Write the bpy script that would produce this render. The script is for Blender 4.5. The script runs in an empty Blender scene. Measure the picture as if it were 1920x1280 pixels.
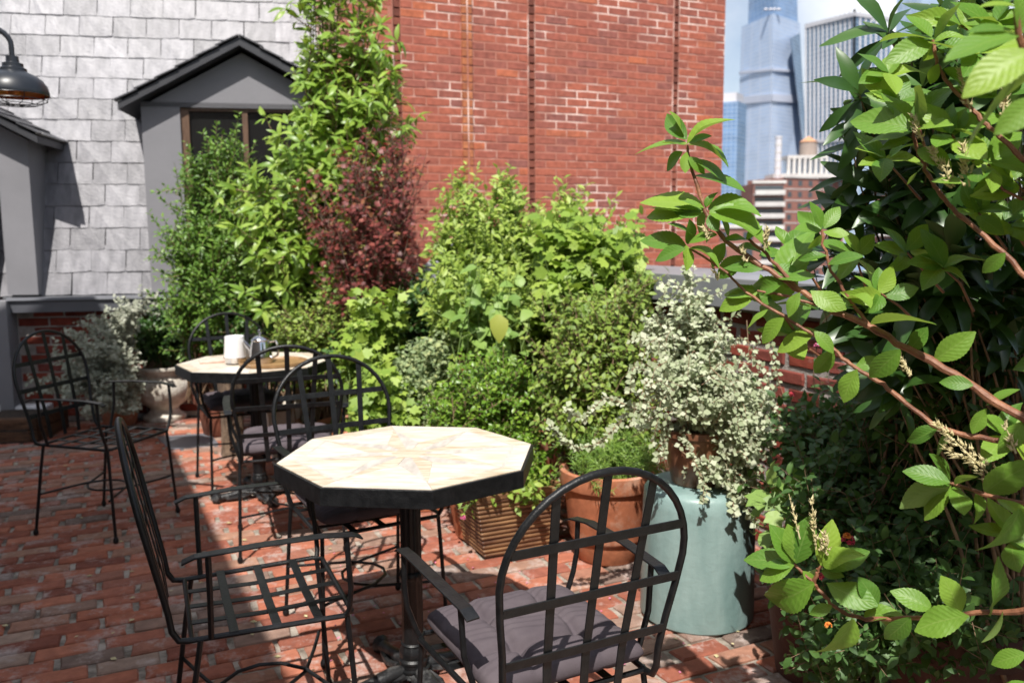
import bpy, bmesh, math, random
import numpy as np
from mathutils import Vector, Matrix

random.seed(7)
C = bpy.context.scene
COL = C.collection
PI = math.pi

# ------------------------------------------------------------------ camera, sky, sun, exposure
F_PX, PITCH, ROLL, EYE = 1600.0, 0.1257, -0.0066, 1.44
cam_d = bpy.data.cameras.new('camera')
cam = bpy.data.objects.new('camera', cam_d)
COL.objects.link(cam)
cam_d.sensor_width = 36.0
cam_d.lens = 36.0 * F_PX / 1920.0
cam_d.clip_start, cam_d.clip_end = 0.05, 9000
cam.matrix_world = Matrix.Translation((0, 0, EYE)) @ Matrix.Rotation(PI / 2 - PITCH, 4, 'X') @ Matrix.Rotation(ROLL, 4, 'Z')
cam_d.dof.use_dof = True
cam_d.dof.focus_distance = 1.85
cam_d.dof.aperture_fstop = 4.4
C.camera = cam

SUN_EL, SUN_AZ = math.radians(56), math.radians(9)      # light travels away from the camera and a little to the right
world = bpy.data.worlds.new('World')
C.world = world
world.use_nodes = True
wn, wl = world.node_tree.nodes, world.node_tree.links
wn.clear()
w_out = wn.new('ShaderNodeOutputWorld')
w_bg = wn.new('ShaderNodeBackground')
w_sky = wn.new('ShaderNodeTexSky')
w_sky.sky_type = 'NISHITA'
w_sky.sun_disc = False
w_sky.sun_elevation = SUN_EL
w_sky.sun_rotation = math.radians(189)
w_sky.air_density, w_sky.dust_density, w_sky.ozone_density = 1.0, 1.6, 1.0
w_tc = wn.new('ShaderNodeTexCoord')
w_no = wn.new('ShaderNodeTexNoise')
w_no.inputs['Scale'].default_value = 3.2
w_no.inputs['Detail'].default_value = 7
w_rp = wn.new('ShaderNodeValToRGB')
w_rp.color_ramp.elements[0].position, w_rp.color_ramp.elements[1].position = 0.42, 0.66
w_mx = wn.new('ShaderNodeMixRGB')
w_mx.inputs[2].default_value = (8.2, 8.4, 8.8, 1)
wl.new(w_tc.outputs['Generated'], w_no.inputs['Vector'])
wl.new(w_no.outputs['Fac'], w_rp.inputs[0])
wl.new(w_rp.outputs[0], w_mx.inputs[0])
wl.new(w_sky.outputs[0], w_mx.inputs[1])
wl.new(w_mx.outputs[0], w_bg.inputs['Color'])
w_bg.inputs['Strength'].default_value = 0.105
wl.new(w_bg.outputs[0], w_out.inputs['Surface'])

sun_d = bpy.data.lights.new('sun', 'SUN')
sun_d.energy, sun_d.angle, sun_d.color = 5.0, math.radians(0.53), (1.0, 0.955, 0.89)
sun = bpy.data.objects.new('sun', sun_d)
COL.objects.link(sun)
LIGHT = Vector((math.sin(SUN_AZ) * math.cos(SUN_EL), math.cos(SUN_AZ) * math.cos(SUN_EL), -math.sin(SUN_EL)))
sun.rotation_euler = LIGHT.to_track_quat('-Z', 'Y').to_euler()
sun.location = (-2, -8, 14)

C.view_settings.view_transform = 'Standard'
C.view_settings.look = 'None'
C.view_settings.exposure = 0.42
C.view_settings.gamma = 1.0
C.view_settings.use_curve_mapping = False
C.cycles.max_bounces = 8
C.cycles.transparent_max_bounces = 8
C.cycles.sample_clamp_indirect = 6.0

# ------------------------------------------------------------------ measuring helpers (photo pixel + real depth -> metres)
cP, sP, cR, sR = math.cos(PITCH), math.sin(PITCH), math.cos(ROLL), math.sin(ROLL)
def ray(px, py):
    sx, sy = px - 960.0, py - 640.0
    u, w = (cR * sx + sR * sy) / F_PX, -(-sR * sx + cR * sy) / F_PX
    return np.array((u, cP + sP * w, -sP + cP * w))
def G(px, py, z=0.0):
    d = ray(px, py); t = (z - EYE) / d[2]
    return np.array((0, 0, EYE)) + d * t
def P(px, py, Y):
    d = ray(px, py)
    return np.array((0, 0, EYE)) + d * (Y / d[1])
def onp(px, py, p0, n):
    d = ray(px, py); o = np.array((0, 0, EYE))
    t = np.dot(np.array(p0) - o, n) / np.dot(d, n)
    return o + d * t
def pix(p):
    x, y, z = p[0], p[1], p[2] - EYE
    d = cP * y - sP * z; v = sP * y + cP * z
    sx, sy = F_PX * x / d, -F_PX * v / d
    return 960 + cR * sx - sR * sy, 640 + sR * sx + cR * sy, d

A_ANG = math.radians(24.8)                       # the terrace's own axes: E1 runs along the red wall, E2 along the parapet
E1 = np.array((math.cos(A_ANG), math.sin(A_ANG), 0)); E2 = np.array((-math.sin(A_ANG), math.cos(A_ANG), 0))
def A(a, b, z=0.0): return E1 * a + E2 * b + np.array((0, 0, z))

# ------------------------------------------------------------------ object helpers
def tag(o, label=None, cat=None, group=None, kind=None):
    if label: o['label'] = label
    if cat: o['category'] = cat
    if group: o['group'] = group
    if kind: o['kind'] = kind
    return o
def thing(name, label, cat, loc=(0, 0, 0), rz=0.0, group=None):
    o = bpy.data.objects.new(name, None)
    o.empty_display_size = 0.1
    COL.objects.link(o)
    o.location = loc; o.rotation_euler = (0, 0, rz)
    return tag(o, label, cat, group)
def link(name, me, parent=None, M=None):
    o = bpy.data.objects.new(name, me)
    COL.objects.link(o)
    if parent is not None: o.parent = parent
    if M is not None: o.matrix_basis = M
    return o
def mesh(name, V, Fs, mat=None, smooth=False, uv=None):
    me = bpy.data.meshes.new(name)
    V = np.asarray(V, dtype=np.float32)
    if isinstance(Fs, np.ndarray):
        n, k = Fs.shape
        me.vertices.add(len(V)); me.vertices.foreach_set('co', V.ravel())
        me.loops.add(n * k); me.loops.foreach_set('vertex_index', Fs.astype(np.int32).ravel())
        me.polygons.add(n)
        me.polygons.foreach_set('loop_start', np.arange(0, n * k, k, dtype=np.int32))
        if uv is not None:
            l = me.uv_layers.new(name='UVMap')
            l.data.foreach_set('uv', np.asarray(uv, dtype=np.float32)[Fs.ravel()].ravel())
        me.update(calc_edges=True)
    else:
        me.from_pydata([tuple(map(float, v)) for v in V], [], [tuple(f) for f in Fs])
        me.update()
    if smooth: me.polygons.foreach_set('use_smooth', np.ones(len(me.polygons), dtype=bool))
    if mat is not None: me.materials.append(mat)
    return me

class MB:
    """collects simple solids; build() links them as one mesh object"""
    def __init__(s): s.v, s.f = [], []
    def add(s, V, Fs):
        o = len(s.v); s.v += [tuple(map(float, v)) for v in V]; s.f += [tuple(i + o for i in f) for f in Fs]; return s
    def box(s, c, sz, M=None):
        a, b, d = sz[0] / 2, sz[1] / 2, sz[2] / 2
        V = [Vector((x * a, y * b, z * d)) for z in (-1, 1) for y in (-1, 1) for x in (-1, 1)]
        if M is not None: V = [M @ v for v in V]
        V = [v + Vector(c) for v in V]
        return s.add(V, [(0, 2, 3, 1), (4, 5, 7, 6), (0, 1, 5, 4), (2, 6, 7, 3), (0, 4, 6, 2), (1, 3, 7, 5)])
    def fbox(s, o, ex, ey, ez):
        """box from corner o with edge vectors"""
        o, ex, ey, ez = map(np.asarray, (o, ex, ey, ez))
        V = [o + ex * i + ey * j + ez * k for k in (0, 1) for j in (0, 1) for i in (0, 1)]
        return s.add(V, [(0, 2, 3, 1), (4, 5, 7, 6), (0, 1, 5, 4), (2, 6, 7, 3), (0, 4, 6, 2), (1, 3, 7, 5)])
    def tube(s, pts, r, n=8, caps=True, closed=False):
        pts = [Vector(p) for p in pts]; m = len(pts)
        rr = r if hasattr(r, '__len__') else [r] * m
        V, prev = [], None
        for i, p in enumerate(pts):
            if closed: t = (pts[(i + 1) % m] - pts[i - 1]).normalized()
            else: t = (pts[min(i + 1, m - 1)] - pts[max(i - 1, 0)]).normalized()
            if prev is None:
                a = t.orthogonal().normalized()
            else:
                a = (prev - t * prev.dot(t)).normalized()
            prev = a; b = t.cross(a)
            V += [p + (a * math.cos(2 * PI * k / n) + b * math.sin(2 * PI * k / n)) * rr[i] for k in range(n)]
        Fs = []
        for i in range(m if closed else m - 1):
            j = (i + 1) % m
            for k in range(n):
                Fs.append((i * n + k, i * n + (k + 1) % n, j * n + (k + 1) % n, j * n + k))
        if caps and not closed: Fs += [tuple(range(n))[::-1], tuple(range((m - 1) * n, m * n))]
        return s.add(V, Fs)
    def lathe(s, prof, n=32, c=(0, 0, 0), mod=None, cap=True):
        V, Fs = [], []
        for i, (r, z) in enumerate(prof):
            for k in range(n):
                a = 2 * PI * k / n; q = r * (mod(a, z) if mod else 1)
                V.append((c[0] + q * math.cos(a), c[1] + q * math.sin(a), c[2] + z))
        for i in range(len(prof) - 1):
            for k in range(n):
                Fs.append((i * n + k, i * n + (k + 1) % n, (i + 1) * n + (k + 1) % n, (i + 1) * n + k))
        if cap: Fs += [tuple(range(n))[::-1], tuple(range((len(prof) - 1) * n, len(prof) * n))]
        return s.add(V, Fs)
    def prism(s, poly, z0, z1):
        n = len(poly)
        V = [(x, y, z0) for x, y in poly] + [(x, y, z1) for x, y in poly]
        return s.add(V, [tuple(range(n))[::-1], tuple(range(n, 2 * n))] + [(i, (i + 1) % n, n + (i + 1) % n, n + i) for i in range(n)])
    def strap(s, pts, side, w, t):
        """flat bar along pts; side = width direction per point"""
        V, m = [], len(pts)
        for i, p in enumerate(pts):
            p = Vector(p); d = (Vector(pts[min(i + 1, m - 1)]) - Vector(pts[max(i - 1, 0)])).normalized()
            sd = Vector(side[i] if isinstance(side, list) else side); sd = (sd - d * sd.dot(d)).normalized()
            nn = d.cross(sd)
            V += [p + sd * (w / 2) * a + nn * (t / 2) * b for a, b in ((-1, -1), (1, -1), (1, 1), (-1, 1))]
        Fs = [(3, 2, 1, 0), tuple(range(4 * m - 4, 4 * m))]
        for i in range(m - 1):
            for k in range(4): Fs.append((i * 4 + k, i * 4 + (k + 1) % 4, i * 4 + 4 + (k + 1) % 4, i * 4 + 4 + k))
        return s.add(V, Fs)
    def build(s, name, mat=None, parent=None, smooth=False, bevel=0.0, M=None, fix=True):
        me = mesh(name, s.v, s.f, mat)
        if fix:
            bm = bmesh.new(); bm.from_mesh(me); bmesh.ops.recalc_face_normals(bm, faces=bm.faces); bm.to_mesh(me); bm.free()
        o = link(name, me, parent, M)
        if smooth:
            me.polygons.foreach_set('use_smooth', np.ones(len(me.polygons), dtype=bool))
            try: me.set_sharp_from_angle(angle=math.radians(40))
            except Exception: pass
        if bevel:
            b = o.modifiers.new('edge', 'BEVEL'); b.width = bevel; b.segments = 2; b.limit_method = 'ANGLE'; b.angle_limit = math.radians(40)
        return o

def kids(o): return [c for c in COL.objects if c.parent == o]
def copy_tree(o, table):
    c = o.copy(); COL.objects.link(c)
    for ch in table.get(o, []):
        d = copy_tree(ch, table); d.parent = c
    return c
def child_table():
    t = {}
    for o in COL.objects:
        if o.parent: t.setdefault(o.parent, []).append(o)
    return t

# ------------------------------------------------------------------ materials
def nodes_of(m):
    m.use_nodes = True
    nt = m.node_tree
    return nt, nt.nodes, nt.links, nt.nodes['Principled BSDF']
def mathn(nt, op, a, b=None, clamp=False):
    n = nt.nodes.new('ShaderNodeMath'); n.operation = op; n.use_clamp = clamp
    for i, v in enumerate((a, b)):
        if v is None: continue
        if isinstance(v, (int, float)): n.inputs[i].default_value = v
        else: nt.links.new(v, n.inputs[i])
    return n.outputs[0]
def noise(nt, scale, detail=4, coord='pos', rough=.55, stretch=None):
    if coord == 'pos': c = nt.nodes.new('ShaderNodeNewGeometry').outputs['Position']
    else: c = nt.nodes.new('ShaderNodeTexCoord').outputs[coord]
    if stretch:
        mp = nt.nodes.new('ShaderNodeMapping'); mp.inputs['Scale'].default_value = stretch
        nt.links.new(c, mp.inputs[0]); c = mp.outputs[0]
    n = nt.nodes.new('ShaderNodeTexNoise'); n.inputs['Scale'].default_value = scale
    n.inputs['Detail'].default_value = detail; n.inputs['Roughness'].default_value = rough
    nt.links.new(c, n.inputs['Vector'])
    return n.outputs['Fac']
def ramp(nt, fac, stops):
    r = nt.nodes.new('ShaderNodeValToRGB'); e = r.color_ramp.elements
    while len(e) < len(stops): e.new(0.5)
    for i, (p, c) in enumerate(stops):
        e[i].position = p; e[i].color = (*c, 1) if len(c) == 3 else c
    nt.links.new(fac, r.inputs[0])
    return r.outputs[0]
def mix(nt, fac, a, b, blend='MIX'):
    n = nt.nodes.new('ShaderNodeMixRGB'); n.blend_type = blend
    for i, v in enumerate((fac, a, b)):
        if isinstance(v, (int, float)): n.inputs[i].default_value = v
        elif isinstance(v, tuple): n.inputs[i].default_value = (*v, 1)
        else: nt.links.new(v, n.inputs[i])
    return n.outputs[0]
def rnd(nt):
    """one random number per piece, whether the piece is its own object or an island of a joined mesh"""
    g = nt.nodes.new('ShaderNodeNewGeometry').outputs['Random Per Island']
    o = nt.nodes.new('ShaderNodeObjectInfo').outputs['Random']
    return mathn(nt, 'FRACT', mathn(nt, 'ADD', g, o))
def bump(nt, b, h, strength, dist=0.01):
    n = nt.nodes.new('ShaderNodeBump'); n.inputs['Strength'].default_value = strength; n.inputs['Distance'].default_value = dist
    nt.links.new(h, n.inputs['Height']); nt.links.new(n.outputs[0], b.inputs['Normal'])
def pm(name, c1, c2=None, scale=6, rough=.6, metal=0, spec=.5, bmp=0, bscale=60, rand=0, detail=5, coord='pos', stretch=None, lo=.35, hi=.65):
    m = bpy.data.materials.new(name); nt, N, L, b = nodes_of(m)
    c2 = c2 or tuple(min(1, x * 1.25 + .004) for x in c1)
    col = ramp(nt, noise(nt, scale, detail, coord, stretch=stretch), [(lo, c1), (hi, c2)])
    if rand:
        k = mathn(nt, 'ADD', mathn(nt, 'MULTIPLY', rnd(nt), rand), 1 - rand / 2)
        n = N.new('ShaderNodeHueSaturation'); L.new(k, n.inputs['Value']); L.new(col, n.inputs['Color']); col = n.outputs[0]
    L.new(col, b.inputs['Base Color'])
    b.inputs['Roughness'].default_value = rough; b.inputs['Metallic'].default_value = metal
    b.inputs['Specular IOR Level'].default_value = spec
    if bmp: bump(nt, b, noise(nt, bscale, 6, coord), bmp)
    return m
def brickm(name, stops, efl=(.5, .42, .38), efl_at=.62, efl_w=.1, bscale=90, rough=.85, efl_scale=3.5, spot=True, bstr=.5):
    m = bpy.data.materials.new(name); nt, N, L, b = nodes_of(m)
    col = ramp(nt, rnd(nt), stops)
    col = mix(nt, .55, col, ramp(nt, noise(nt, 22, 6), [(.3, (.45, .40, .38)), (.7, (1.15, 1.1, 1.05))]), 'MULTIPLY')
    pale = ramp(nt, mathn(nt, 'ADD', mathn(nt, 'MULTIPLY', noise(nt, efl_scale, 3), .6), mathn(nt, 'MULTIPLY', noise(nt, 45, 7, rough=.7), .4)),
                [(efl_at - efl_w, (0, 0, 0)), (efl_at + efl_w, (1, 1, 1))])
    col = mix(nt, mathn(nt, 'MULTIPLY', pale, .8), col, efl)
    L.new(col, b.inputs['Base Color']); b.inputs['Roughness'].default_value = rough; b.inputs['Specular IOR Level'].default_value = .25
    bump(nt, b, noise(nt, bscale, 8, rough=.65), bstr, .006)
    return m
def leafm(name, stops, trans=(.25, .45, .03), tf=.3, rough=.45, vein=0, spec=.45, under=None):
    m = bpy.data.materials.new(name); nt, N, L, b = nodes_of(m)
    f = mathn(nt, 'ADD', mathn(nt, 'MULTIPLY', rnd(nt), .75), mathn(nt, 'MULTIPLY', noise(nt, 5, 2), .25))
    col = ramp(nt, f, stops)
    if vein:
        uv = N.new('ShaderNodeUVMap'); sp = N.new('ShaderNodeSeparateXYZ'); L.new(uv.outputs[0], sp.inputs[0])
        au = mathn(nt, 'ABSOLUTE', mathn(nt, 'SUBTRACT', sp.outputs[0], .5))
        mid = mathn(nt, 'LESS_THAN', au, .022)
        sv = mathn(nt, 'SINE', mathn(nt, 'MULTIPLY', mathn(nt, 'SUBTRACT', sp.outputs[1], mathn(nt, 'MULTIPLY', au, .62)), 52.0))
        line = mathn(nt, 'GREATER_THAN', sv, .9)
        k = mathn(nt, 'MAXIMUM', mid, mathn(nt, 'MULTIPLY', line, .55))
        col = mix(nt, mathn(nt, 'MULTIPLY', k, vein), col, (.36, .46, .14))
        col = mix(nt, .35, col, ramp(nt, noise(nt, 60, 4, 'UV'), [(.3, (.7, .75, .7)), (.7, (1.1, 1.1, 1.0))]), 'MULTIPLY')
        bump(nt, b, sv, .16, .001)
        col = mix(nt, ramp(nt, noise(nt, 190, 5, 'pos', rough=.7), [(.66, (0, 0, 0)), (.74, (.55, .55, .55))]), col, (.16, .13, .03))
    if under:
        g = N.new('ShaderNodeNewGeometry'); col = mix(nt, mathn(nt, 'MULTIPLY', g.outputs['Backfacing'], .8), col, under)
    L.new(col, b.inputs['Base Color']); b.inputs['Roughness'].default_value = rough; b.inputs['Specular IOR Level'].default_value = spec
    t = N.new('ShaderNodeBsdfTranslucent'); L.new(mix(nt, .6, col, trans), t.inputs[0])
    ms = N.new('ShaderNodeMixShader'); ms.inputs[0].default_value = tf
    out = N['Material Output']
    L.new(b.outputs[0], ms.inputs[1]); L.new(t.outputs[0], ms.inputs[2]); L.new(ms.outputs[0], out.inputs['Surface'])
    return m

M = {}
M['iron'] = pm('black_iron', (.0045, .005, .0058), (.011, .0115, .0125), 40, rough=.40, spec=.38, bmp=.15, bscale=160)
M['iron_worn_glint'] = pm('worn_glinting_iron', (.015, .015, .016), (.10, .10, .10), 26, rough=.4, spec=.6, bmp=.3, bscale=90, lo=.5, hi=.75)  # pale flecks paint in sun glints as well as worn grey paint
M['cushion'] = pm('cushion_cloth', (.080, .065, .074), (.108, .089, .098), 9, rough=.9, spec=.15, bmp=.25, bscale=700)
M['stone_a'] = pm('cream_stone', (.58, .50, .40), (.72, .67, .59), 11, rough=.42, bmp=.1, bscale=60, stretch=(1, 3.5, 1))
M['stone_b'] = pm('buff_stone', (.46, .36, .25), (.68, .60, .49), 12, rough=.42, bmp=.1, bscale=60, stretch=(1, 4, 1))
M['stone_c'] = pm('grey_stone', (.44, .40, .36), (.60, .56, .51), 12, rough=.42, bmp=.1, bscale=60, stretch=(3, 1, 1))
M['floor_brick'] = brickm('paving_brick', [(0, (.23, .080, .055)), (.22, (.39, .135, .082)), (.45, (.48, .19, .12)), (.6, (.32, .11, .075)), (.74, (.38, .215, .15)), (.86, (.29, .19, .15)), (.94, (.18, .135, .115)), (1, (.44, .31, .24))], efl=(.48, .40, .365), efl_at=.585, efl_w=.07, efl_scale=7)
M['floor_joint'] = pm('sandy_joint', (.13, .105, .08), (.44, .385, .325), 14, rough=.95, bmp=.8, bscale=120)
M['wall_brick'] = brickm('red_wall_brick', [(0, (.31, .105, .078)), (.3, (.375, .117, .082)), (.55, (.42, .130, .082)), (.75, (.34, .113, .082)), (.9, (.28, .11, .092)), (1, (.51, .155, .078))], efl=(.55, .33, .27), efl_at=.80, efl_w=.06, bstr=.25)
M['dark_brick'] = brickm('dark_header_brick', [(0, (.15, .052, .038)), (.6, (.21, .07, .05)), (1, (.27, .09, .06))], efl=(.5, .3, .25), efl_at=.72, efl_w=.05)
M['rib_brick'] = brickm('orange_rib_brick', [(0, (.34, .12, .06)), (.6, (.42, .15, .07)), (1, (.50, .19, .09))], efl=(.5, .3, .25), efl_at=.8, efl_w=.05)
M['wall_joint'] = pm('pink_mortar', (.40, .165, .118), (.78, .58, .50), 2.2, rough=.95, bmp=.5, bscale=140, lo=.50, hi=.62, detail=6)
M['old_brick'] = brickm('old_red_brick', [(0, (.13, .028, .020)), (.4, (.25, .055, .035)), (.7, (.30, .07, .045)), (1, (.20, .06, .05))], efl=(.42, .34, .31), efl_at=.68)
M['old_joint'] = pm('grey_mortar', (.24, .21, .19), (.40, .36, .33), 9, rough=.95, bmp=.9, bscale=100)
M['slate'] = pm('silver_slate', (.150, .148, .163), (.245, .24, .26), 11, rough=.45, spec=.45, bmp=.28, bscale=60, rand=.42, detail=9, stretch=(1.6, 1, .45))
M['dark_slate'] = pm('dark_slate', (.035, .035, .04), (.08, .08, .09), 8, rough=.55, rand=.5, bmp=.5, bscale=50)
M['grey_paint'] = pm('grey_paint', (.20, .198, .212), (.225, .222, .238), 3, rough=.55, spec=.3, bmp=.08, bscale=50)
M['dark_trim'] = pm('charcoal_trim', (.030, .031, .036), (.045, .046, .052), 6, rough=.5)
M['gutter'] = pm('gutter_metal', (.13, .135, .155), (.17, .175, .195), 3, rough=.42, spec=.5)
M['cap_metal'] = pm('coping_metal', (.17, .175, .195), (.25, .255, .27), 2.5, rough=.45, spec=.5, bmp=.1, bscale=20)
M['wood_frame'] = pm('brown_wood', (.085, .046, .028), (.15, .085, .05), 12, rough=.5, stretch=(8, 8, 1))
M['flashing'] = pm('lead_flashing', (.52, .52, .50), (.72, .72, .70), 12, rough=.5, bmp=.3, bscale=40)
def glassy(name, c, rough=.04, spec=.8):
    m = bpy.data.materials.new(name); nt, N, L, b = nodes_of(m)
    L.new(ramp(nt, noise(nt, 1.5, 2), [(.3, c), (.7, tuple(x * 1.4 for x in c))]), b.inputs['Base Color'])
    b.inputs['Roughness'].default_value = rough; b.inputs['Specular IOR Level'].default_value = spec
    return m
M['pane'] = glassy('window_glass', (.010, .010, .010), .03, .7)
M['terracotta'] = brickm('terracotta', [(0, (.42, .15, .075)), (1, (.50, .20, .105))], efl=(.52, .36, .27), efl_at=.60, efl_w=.09, efl_scale=6, bstr=.25)
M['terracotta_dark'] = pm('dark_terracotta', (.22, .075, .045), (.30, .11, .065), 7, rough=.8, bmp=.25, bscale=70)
M['shaded_terracotta'] = pm('shade_darkened_terracotta', (.055, .024, .017), (.10, .042, .03), 7, rough=.8, bmp=.25, bscale=70)  # terracotta darkened in its base colour to stand for deep shade
M['ribbed'] = pm('glazed_ribbed_clay', (.10, .042, .022), (.29, .155, .07), 9, rough=.5, bmp=.3, bscale=50, stretch=(.6, .6, 4))
M['teal'] = pm('teal_paint', (.15, .245, .235), (.27, .375, .36), 6.0, rough=.38, spec=.5, bmp=.22, bscale=34, detail=10, stretch=(1.4, 1.4, .3), lo=.28, hi=.62)
M['brown_glaze'] = pm('brown_glaze', (.10, .04, .022), (.24, .11, .06), 9, rough=.35, bmp=.2, bscale=40)
M['white_stone'] = pm('weathered_white_stone', (.42, .37, .30), (.72, .68, .60), 9, rough=.85, bmp=.7, bscale=60, detail=9)
M['whitewash'] = pm('whitewash', (.62, .62, .64), (.80, .80, .81), 9, rough=.9, bmp=.5, bscale=40)
M['white_pot'] = pm('cream_pot', (.50, .44, .37), (.62, .57, .50), 6, rough=.7, bmp=.2)
M['soil'] = pm('dark_soil', (.02, .014, .01), (.06, .042, .03), 40, rough=1, bmp=1, bscale=90)
M['timber'] = pm('old_timber', (.055, .026, .013), (.15, .075, .038), 10, rough=.85, bmp=.6, bscale=40, stretch=(1, 6, 6))
M['bark'] = pm('bark', (.07, .045, .03), (.20, .14, .095), 18, rough=.9, bmp=.8, bscale=70, stretch=(3, 3, .6))
M['twig'] = pm('grey_twig', (.16, .10, .06), (.30, .20, .12), 30, rough=.8)
M['red_twig'] = pm('red_brown_twig', (.14, .052, .028), (.32, .14, .072), 24, rough=.55, bmp=.3, bscale=120)
M['green_stem'] = pm('green_stem', (.12, .20, .05), (.20, .28, .08), 30, rough=.6)
M['white_china'] = pm('white_china', (.80, .79, .77), (.84, .83, .82), 5, rough=.25)
M['steel'] = pm('polished_steel', (.55, .55, .56), (.66, .66, .67), 8, rough=.14, metal=1)
M['tray_wood'] = pm('tray_wood', (.22, .125, .05), (.34, .20, .09), 10, rough=.45, stretch=(1, 7, 1))
M['napkin'] = pm('pink_napkin', (.60, .40, .33), (.70, .52, .45), 30, rough=.9)
M['bounce_copper'] = pm('brick_bounce_lining', (.50, .16, .05), (.65, .25, .09), 10, rough=.3, metal=1)  # copper tone puts the red bricks' reflected glow into the colour
M['lamp_paint'] = pm('blue_black_enamel', (.013, .016, .022), (.02, .024, .031), 8, rough=.38)
M['petal_pink'] = pm('pink_petal', (.62, .10, .26), (.72, .25, .38), 40, rough=.6)
M['petal_red'] = pm('magenta_petal', (.45, .03, .08), (.60, .09, .10), 40, rough=.6)
M['petal_orange'] = pm('orange_petal', (.72, .20, .03), (.75, .32, .06), 40, rough=.6)
M['seed'] = pm('straw_seed_pods', (.42, .36, .17), (.60, .52, .30), 60, rough=.7)
M['stucco'] = pm('warm_stucco', (.30, .25, .21), (.38, .33, .28), 4, rough=.9, bmp=.3, bscale=60)
M['roof_felt'] = pm('roof_felt', (.10, .10, .10), (.16, .16, .155), 4, rough=.95)
M['asphalt'] = pm('asphalt', (.04, .04, .042), (.07, .07, .07), .6, rough=.95)
# foliage
M['l_tree'] = leafm('tree_leaf', [(0, (.11, .21, .025)), (.5, (.21, .34, .05)), (.85, (.32, .44, .08)), (1, (.45, .50, .10))], (.45, .6, .05), .30, .38)
M['l_priv'] = leafm('privet_leaf', [(0, (.06, .135, .02)), (.5, (.115, .225, .032)), (.9, (.20, .33, .055)), (1, (.31, .42, .09))], (.25, .45, .04), .25, .4)
M['l_maple'] = leafm('maple_leaf', [(0, (.085, .024, .022)), (.45, (.17, .040, .036)), (.72, (.23, .055, .045)), (.82, (.31, .085, .055)), (.88, (.20, .22, .06)), (1, (.30, .36, .08))], (.45, .05, .04), .25, .5)
M['l_airy'] = leafm('airy_leaf', [(0, (.16, .25, .038)), (.5, (.28, .39, .065)), (.9, (.40, .49, .11)), (1, (.48, .53, .15))], (.45, .6, .08), .32, .5)
M['l_lobed'] = leafm('lobed_leaf', [(0, (.13, .23, .032)), (.5, (.25, .37, .055)), (.9, (.36, .47, .085)), (1, (.46, .50, .11))], (.42, .6, .06), .30, .5)
M['l_heart'] = leafm('heart_leaf', [(0, (.13, .24, .05)), (.6, (.22, .35, .08)), (.97, (.30, .42, .10)), (1, (.50, .46, .06))], (.4, .6, .08), .3, .5)
M['l_abelia'] = leafm('abelia_leaf', [(0, (.10, .17, .028)), (.5, (.19, .28, .045)), (.9, (.29, .38, .07)), (1, (.36, .36, .08))], (.35, .45, .05), .25, .5)
M['l_box'] = leafm('box_leaf', [(0, (.065, .14, .016)), (.5, (.13, .25, .026)), (.85, (.22, .35, .04)), (1, (.36, .45, .07))], (.35, .5, .04), .25, .35)
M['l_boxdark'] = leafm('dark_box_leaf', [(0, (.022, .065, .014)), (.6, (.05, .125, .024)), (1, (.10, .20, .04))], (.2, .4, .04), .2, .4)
M['l_sedum'] = leafm('sedum_leaf', [(0, (.16, .23, .11)), (.6, (.27, .34, .16)), (1, (.45, .47, .20))], (.4, .5, .2), .2, .6)
M['l_white'] = leafm('silver_leaf', [(0, (.25, .31, .16)), (.5, (.42, .47, .30)), (1, (.62, .64, .49))], (.55, .6, .35), .25, .75)
M['l_dusty'] = leafm('dusty_leaf', [(0, (.20, .22, .16)), (.5, (.33, .35, .27)), (1, (.50, .51, .42))], (.4, .42, .3), .2, .8)
M['l_needle'] = leafm('needle_leaf', [(0, (.08, .18, .025)), (.6, (.18, .30, .045)), (1, (.28, .38, .07))], (.3, .5, .05), .2, .5)
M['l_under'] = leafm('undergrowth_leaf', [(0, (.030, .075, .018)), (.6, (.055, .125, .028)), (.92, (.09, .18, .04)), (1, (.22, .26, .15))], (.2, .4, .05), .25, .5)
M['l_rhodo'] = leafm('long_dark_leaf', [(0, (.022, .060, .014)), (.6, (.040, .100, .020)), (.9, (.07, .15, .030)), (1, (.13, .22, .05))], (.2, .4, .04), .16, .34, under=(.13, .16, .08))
M['l_near'] = leafm('big_toothed_leaf', [(0, (.06, .16, .022)), (.35, (.11, .25, .030)), (.7, (.19, .34, .042)), (.9, (.28, .42, .05)), (1, (.40, .46, .06))], (.42, .6, .04), .32, .46, vein=.24, under=(.20, .30, .10))
M['l_yellow'] = leafm('yellow_leaf', [(0, (.33, .38, .07)), (1, (.42, .42, .08))], (.6, .55, .05), .3, .5)

# ------------------------------------------------------------------ leaf templates (stalk at origin, blade along +Y, top +Z)
def leaf_tpl(w, n=3, k=1, fold=.25, curl=.25, ovate=.45, b=.8, serr=0, pleat=0):
    a = math.log(.5) / math.log(ovate); V, U, Fs = [], [], []
    for i in range(n + 1):
        v = i / n; h = w / 2 * max(.04, math.sin(PI * min(max(v, .01), .99) ** a) ** b)
        for j in range(-k, k + 1):
            q = abs(j) / k; hh = h * (1 - serr * (i % 2)) if q == 1 else h
            x = hh * j / k
            V.append((x, v, fold * abs(x) - curl * v * v + pleat * math.sin(52 * (v - .31 * q)) * (q > 0) * (q < 1))); U.append((.5 + .5 * j / k, v))
    W = 2 * k + 1
    for i in range(n):
        for j in range(2 * k):
            o = i * W + j
            Fs += [(o, o + 1, o + W + 1), (o, o + W + 1, o + W)]
    return np.array(V), np.array(Fs), np.array(U)
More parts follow.
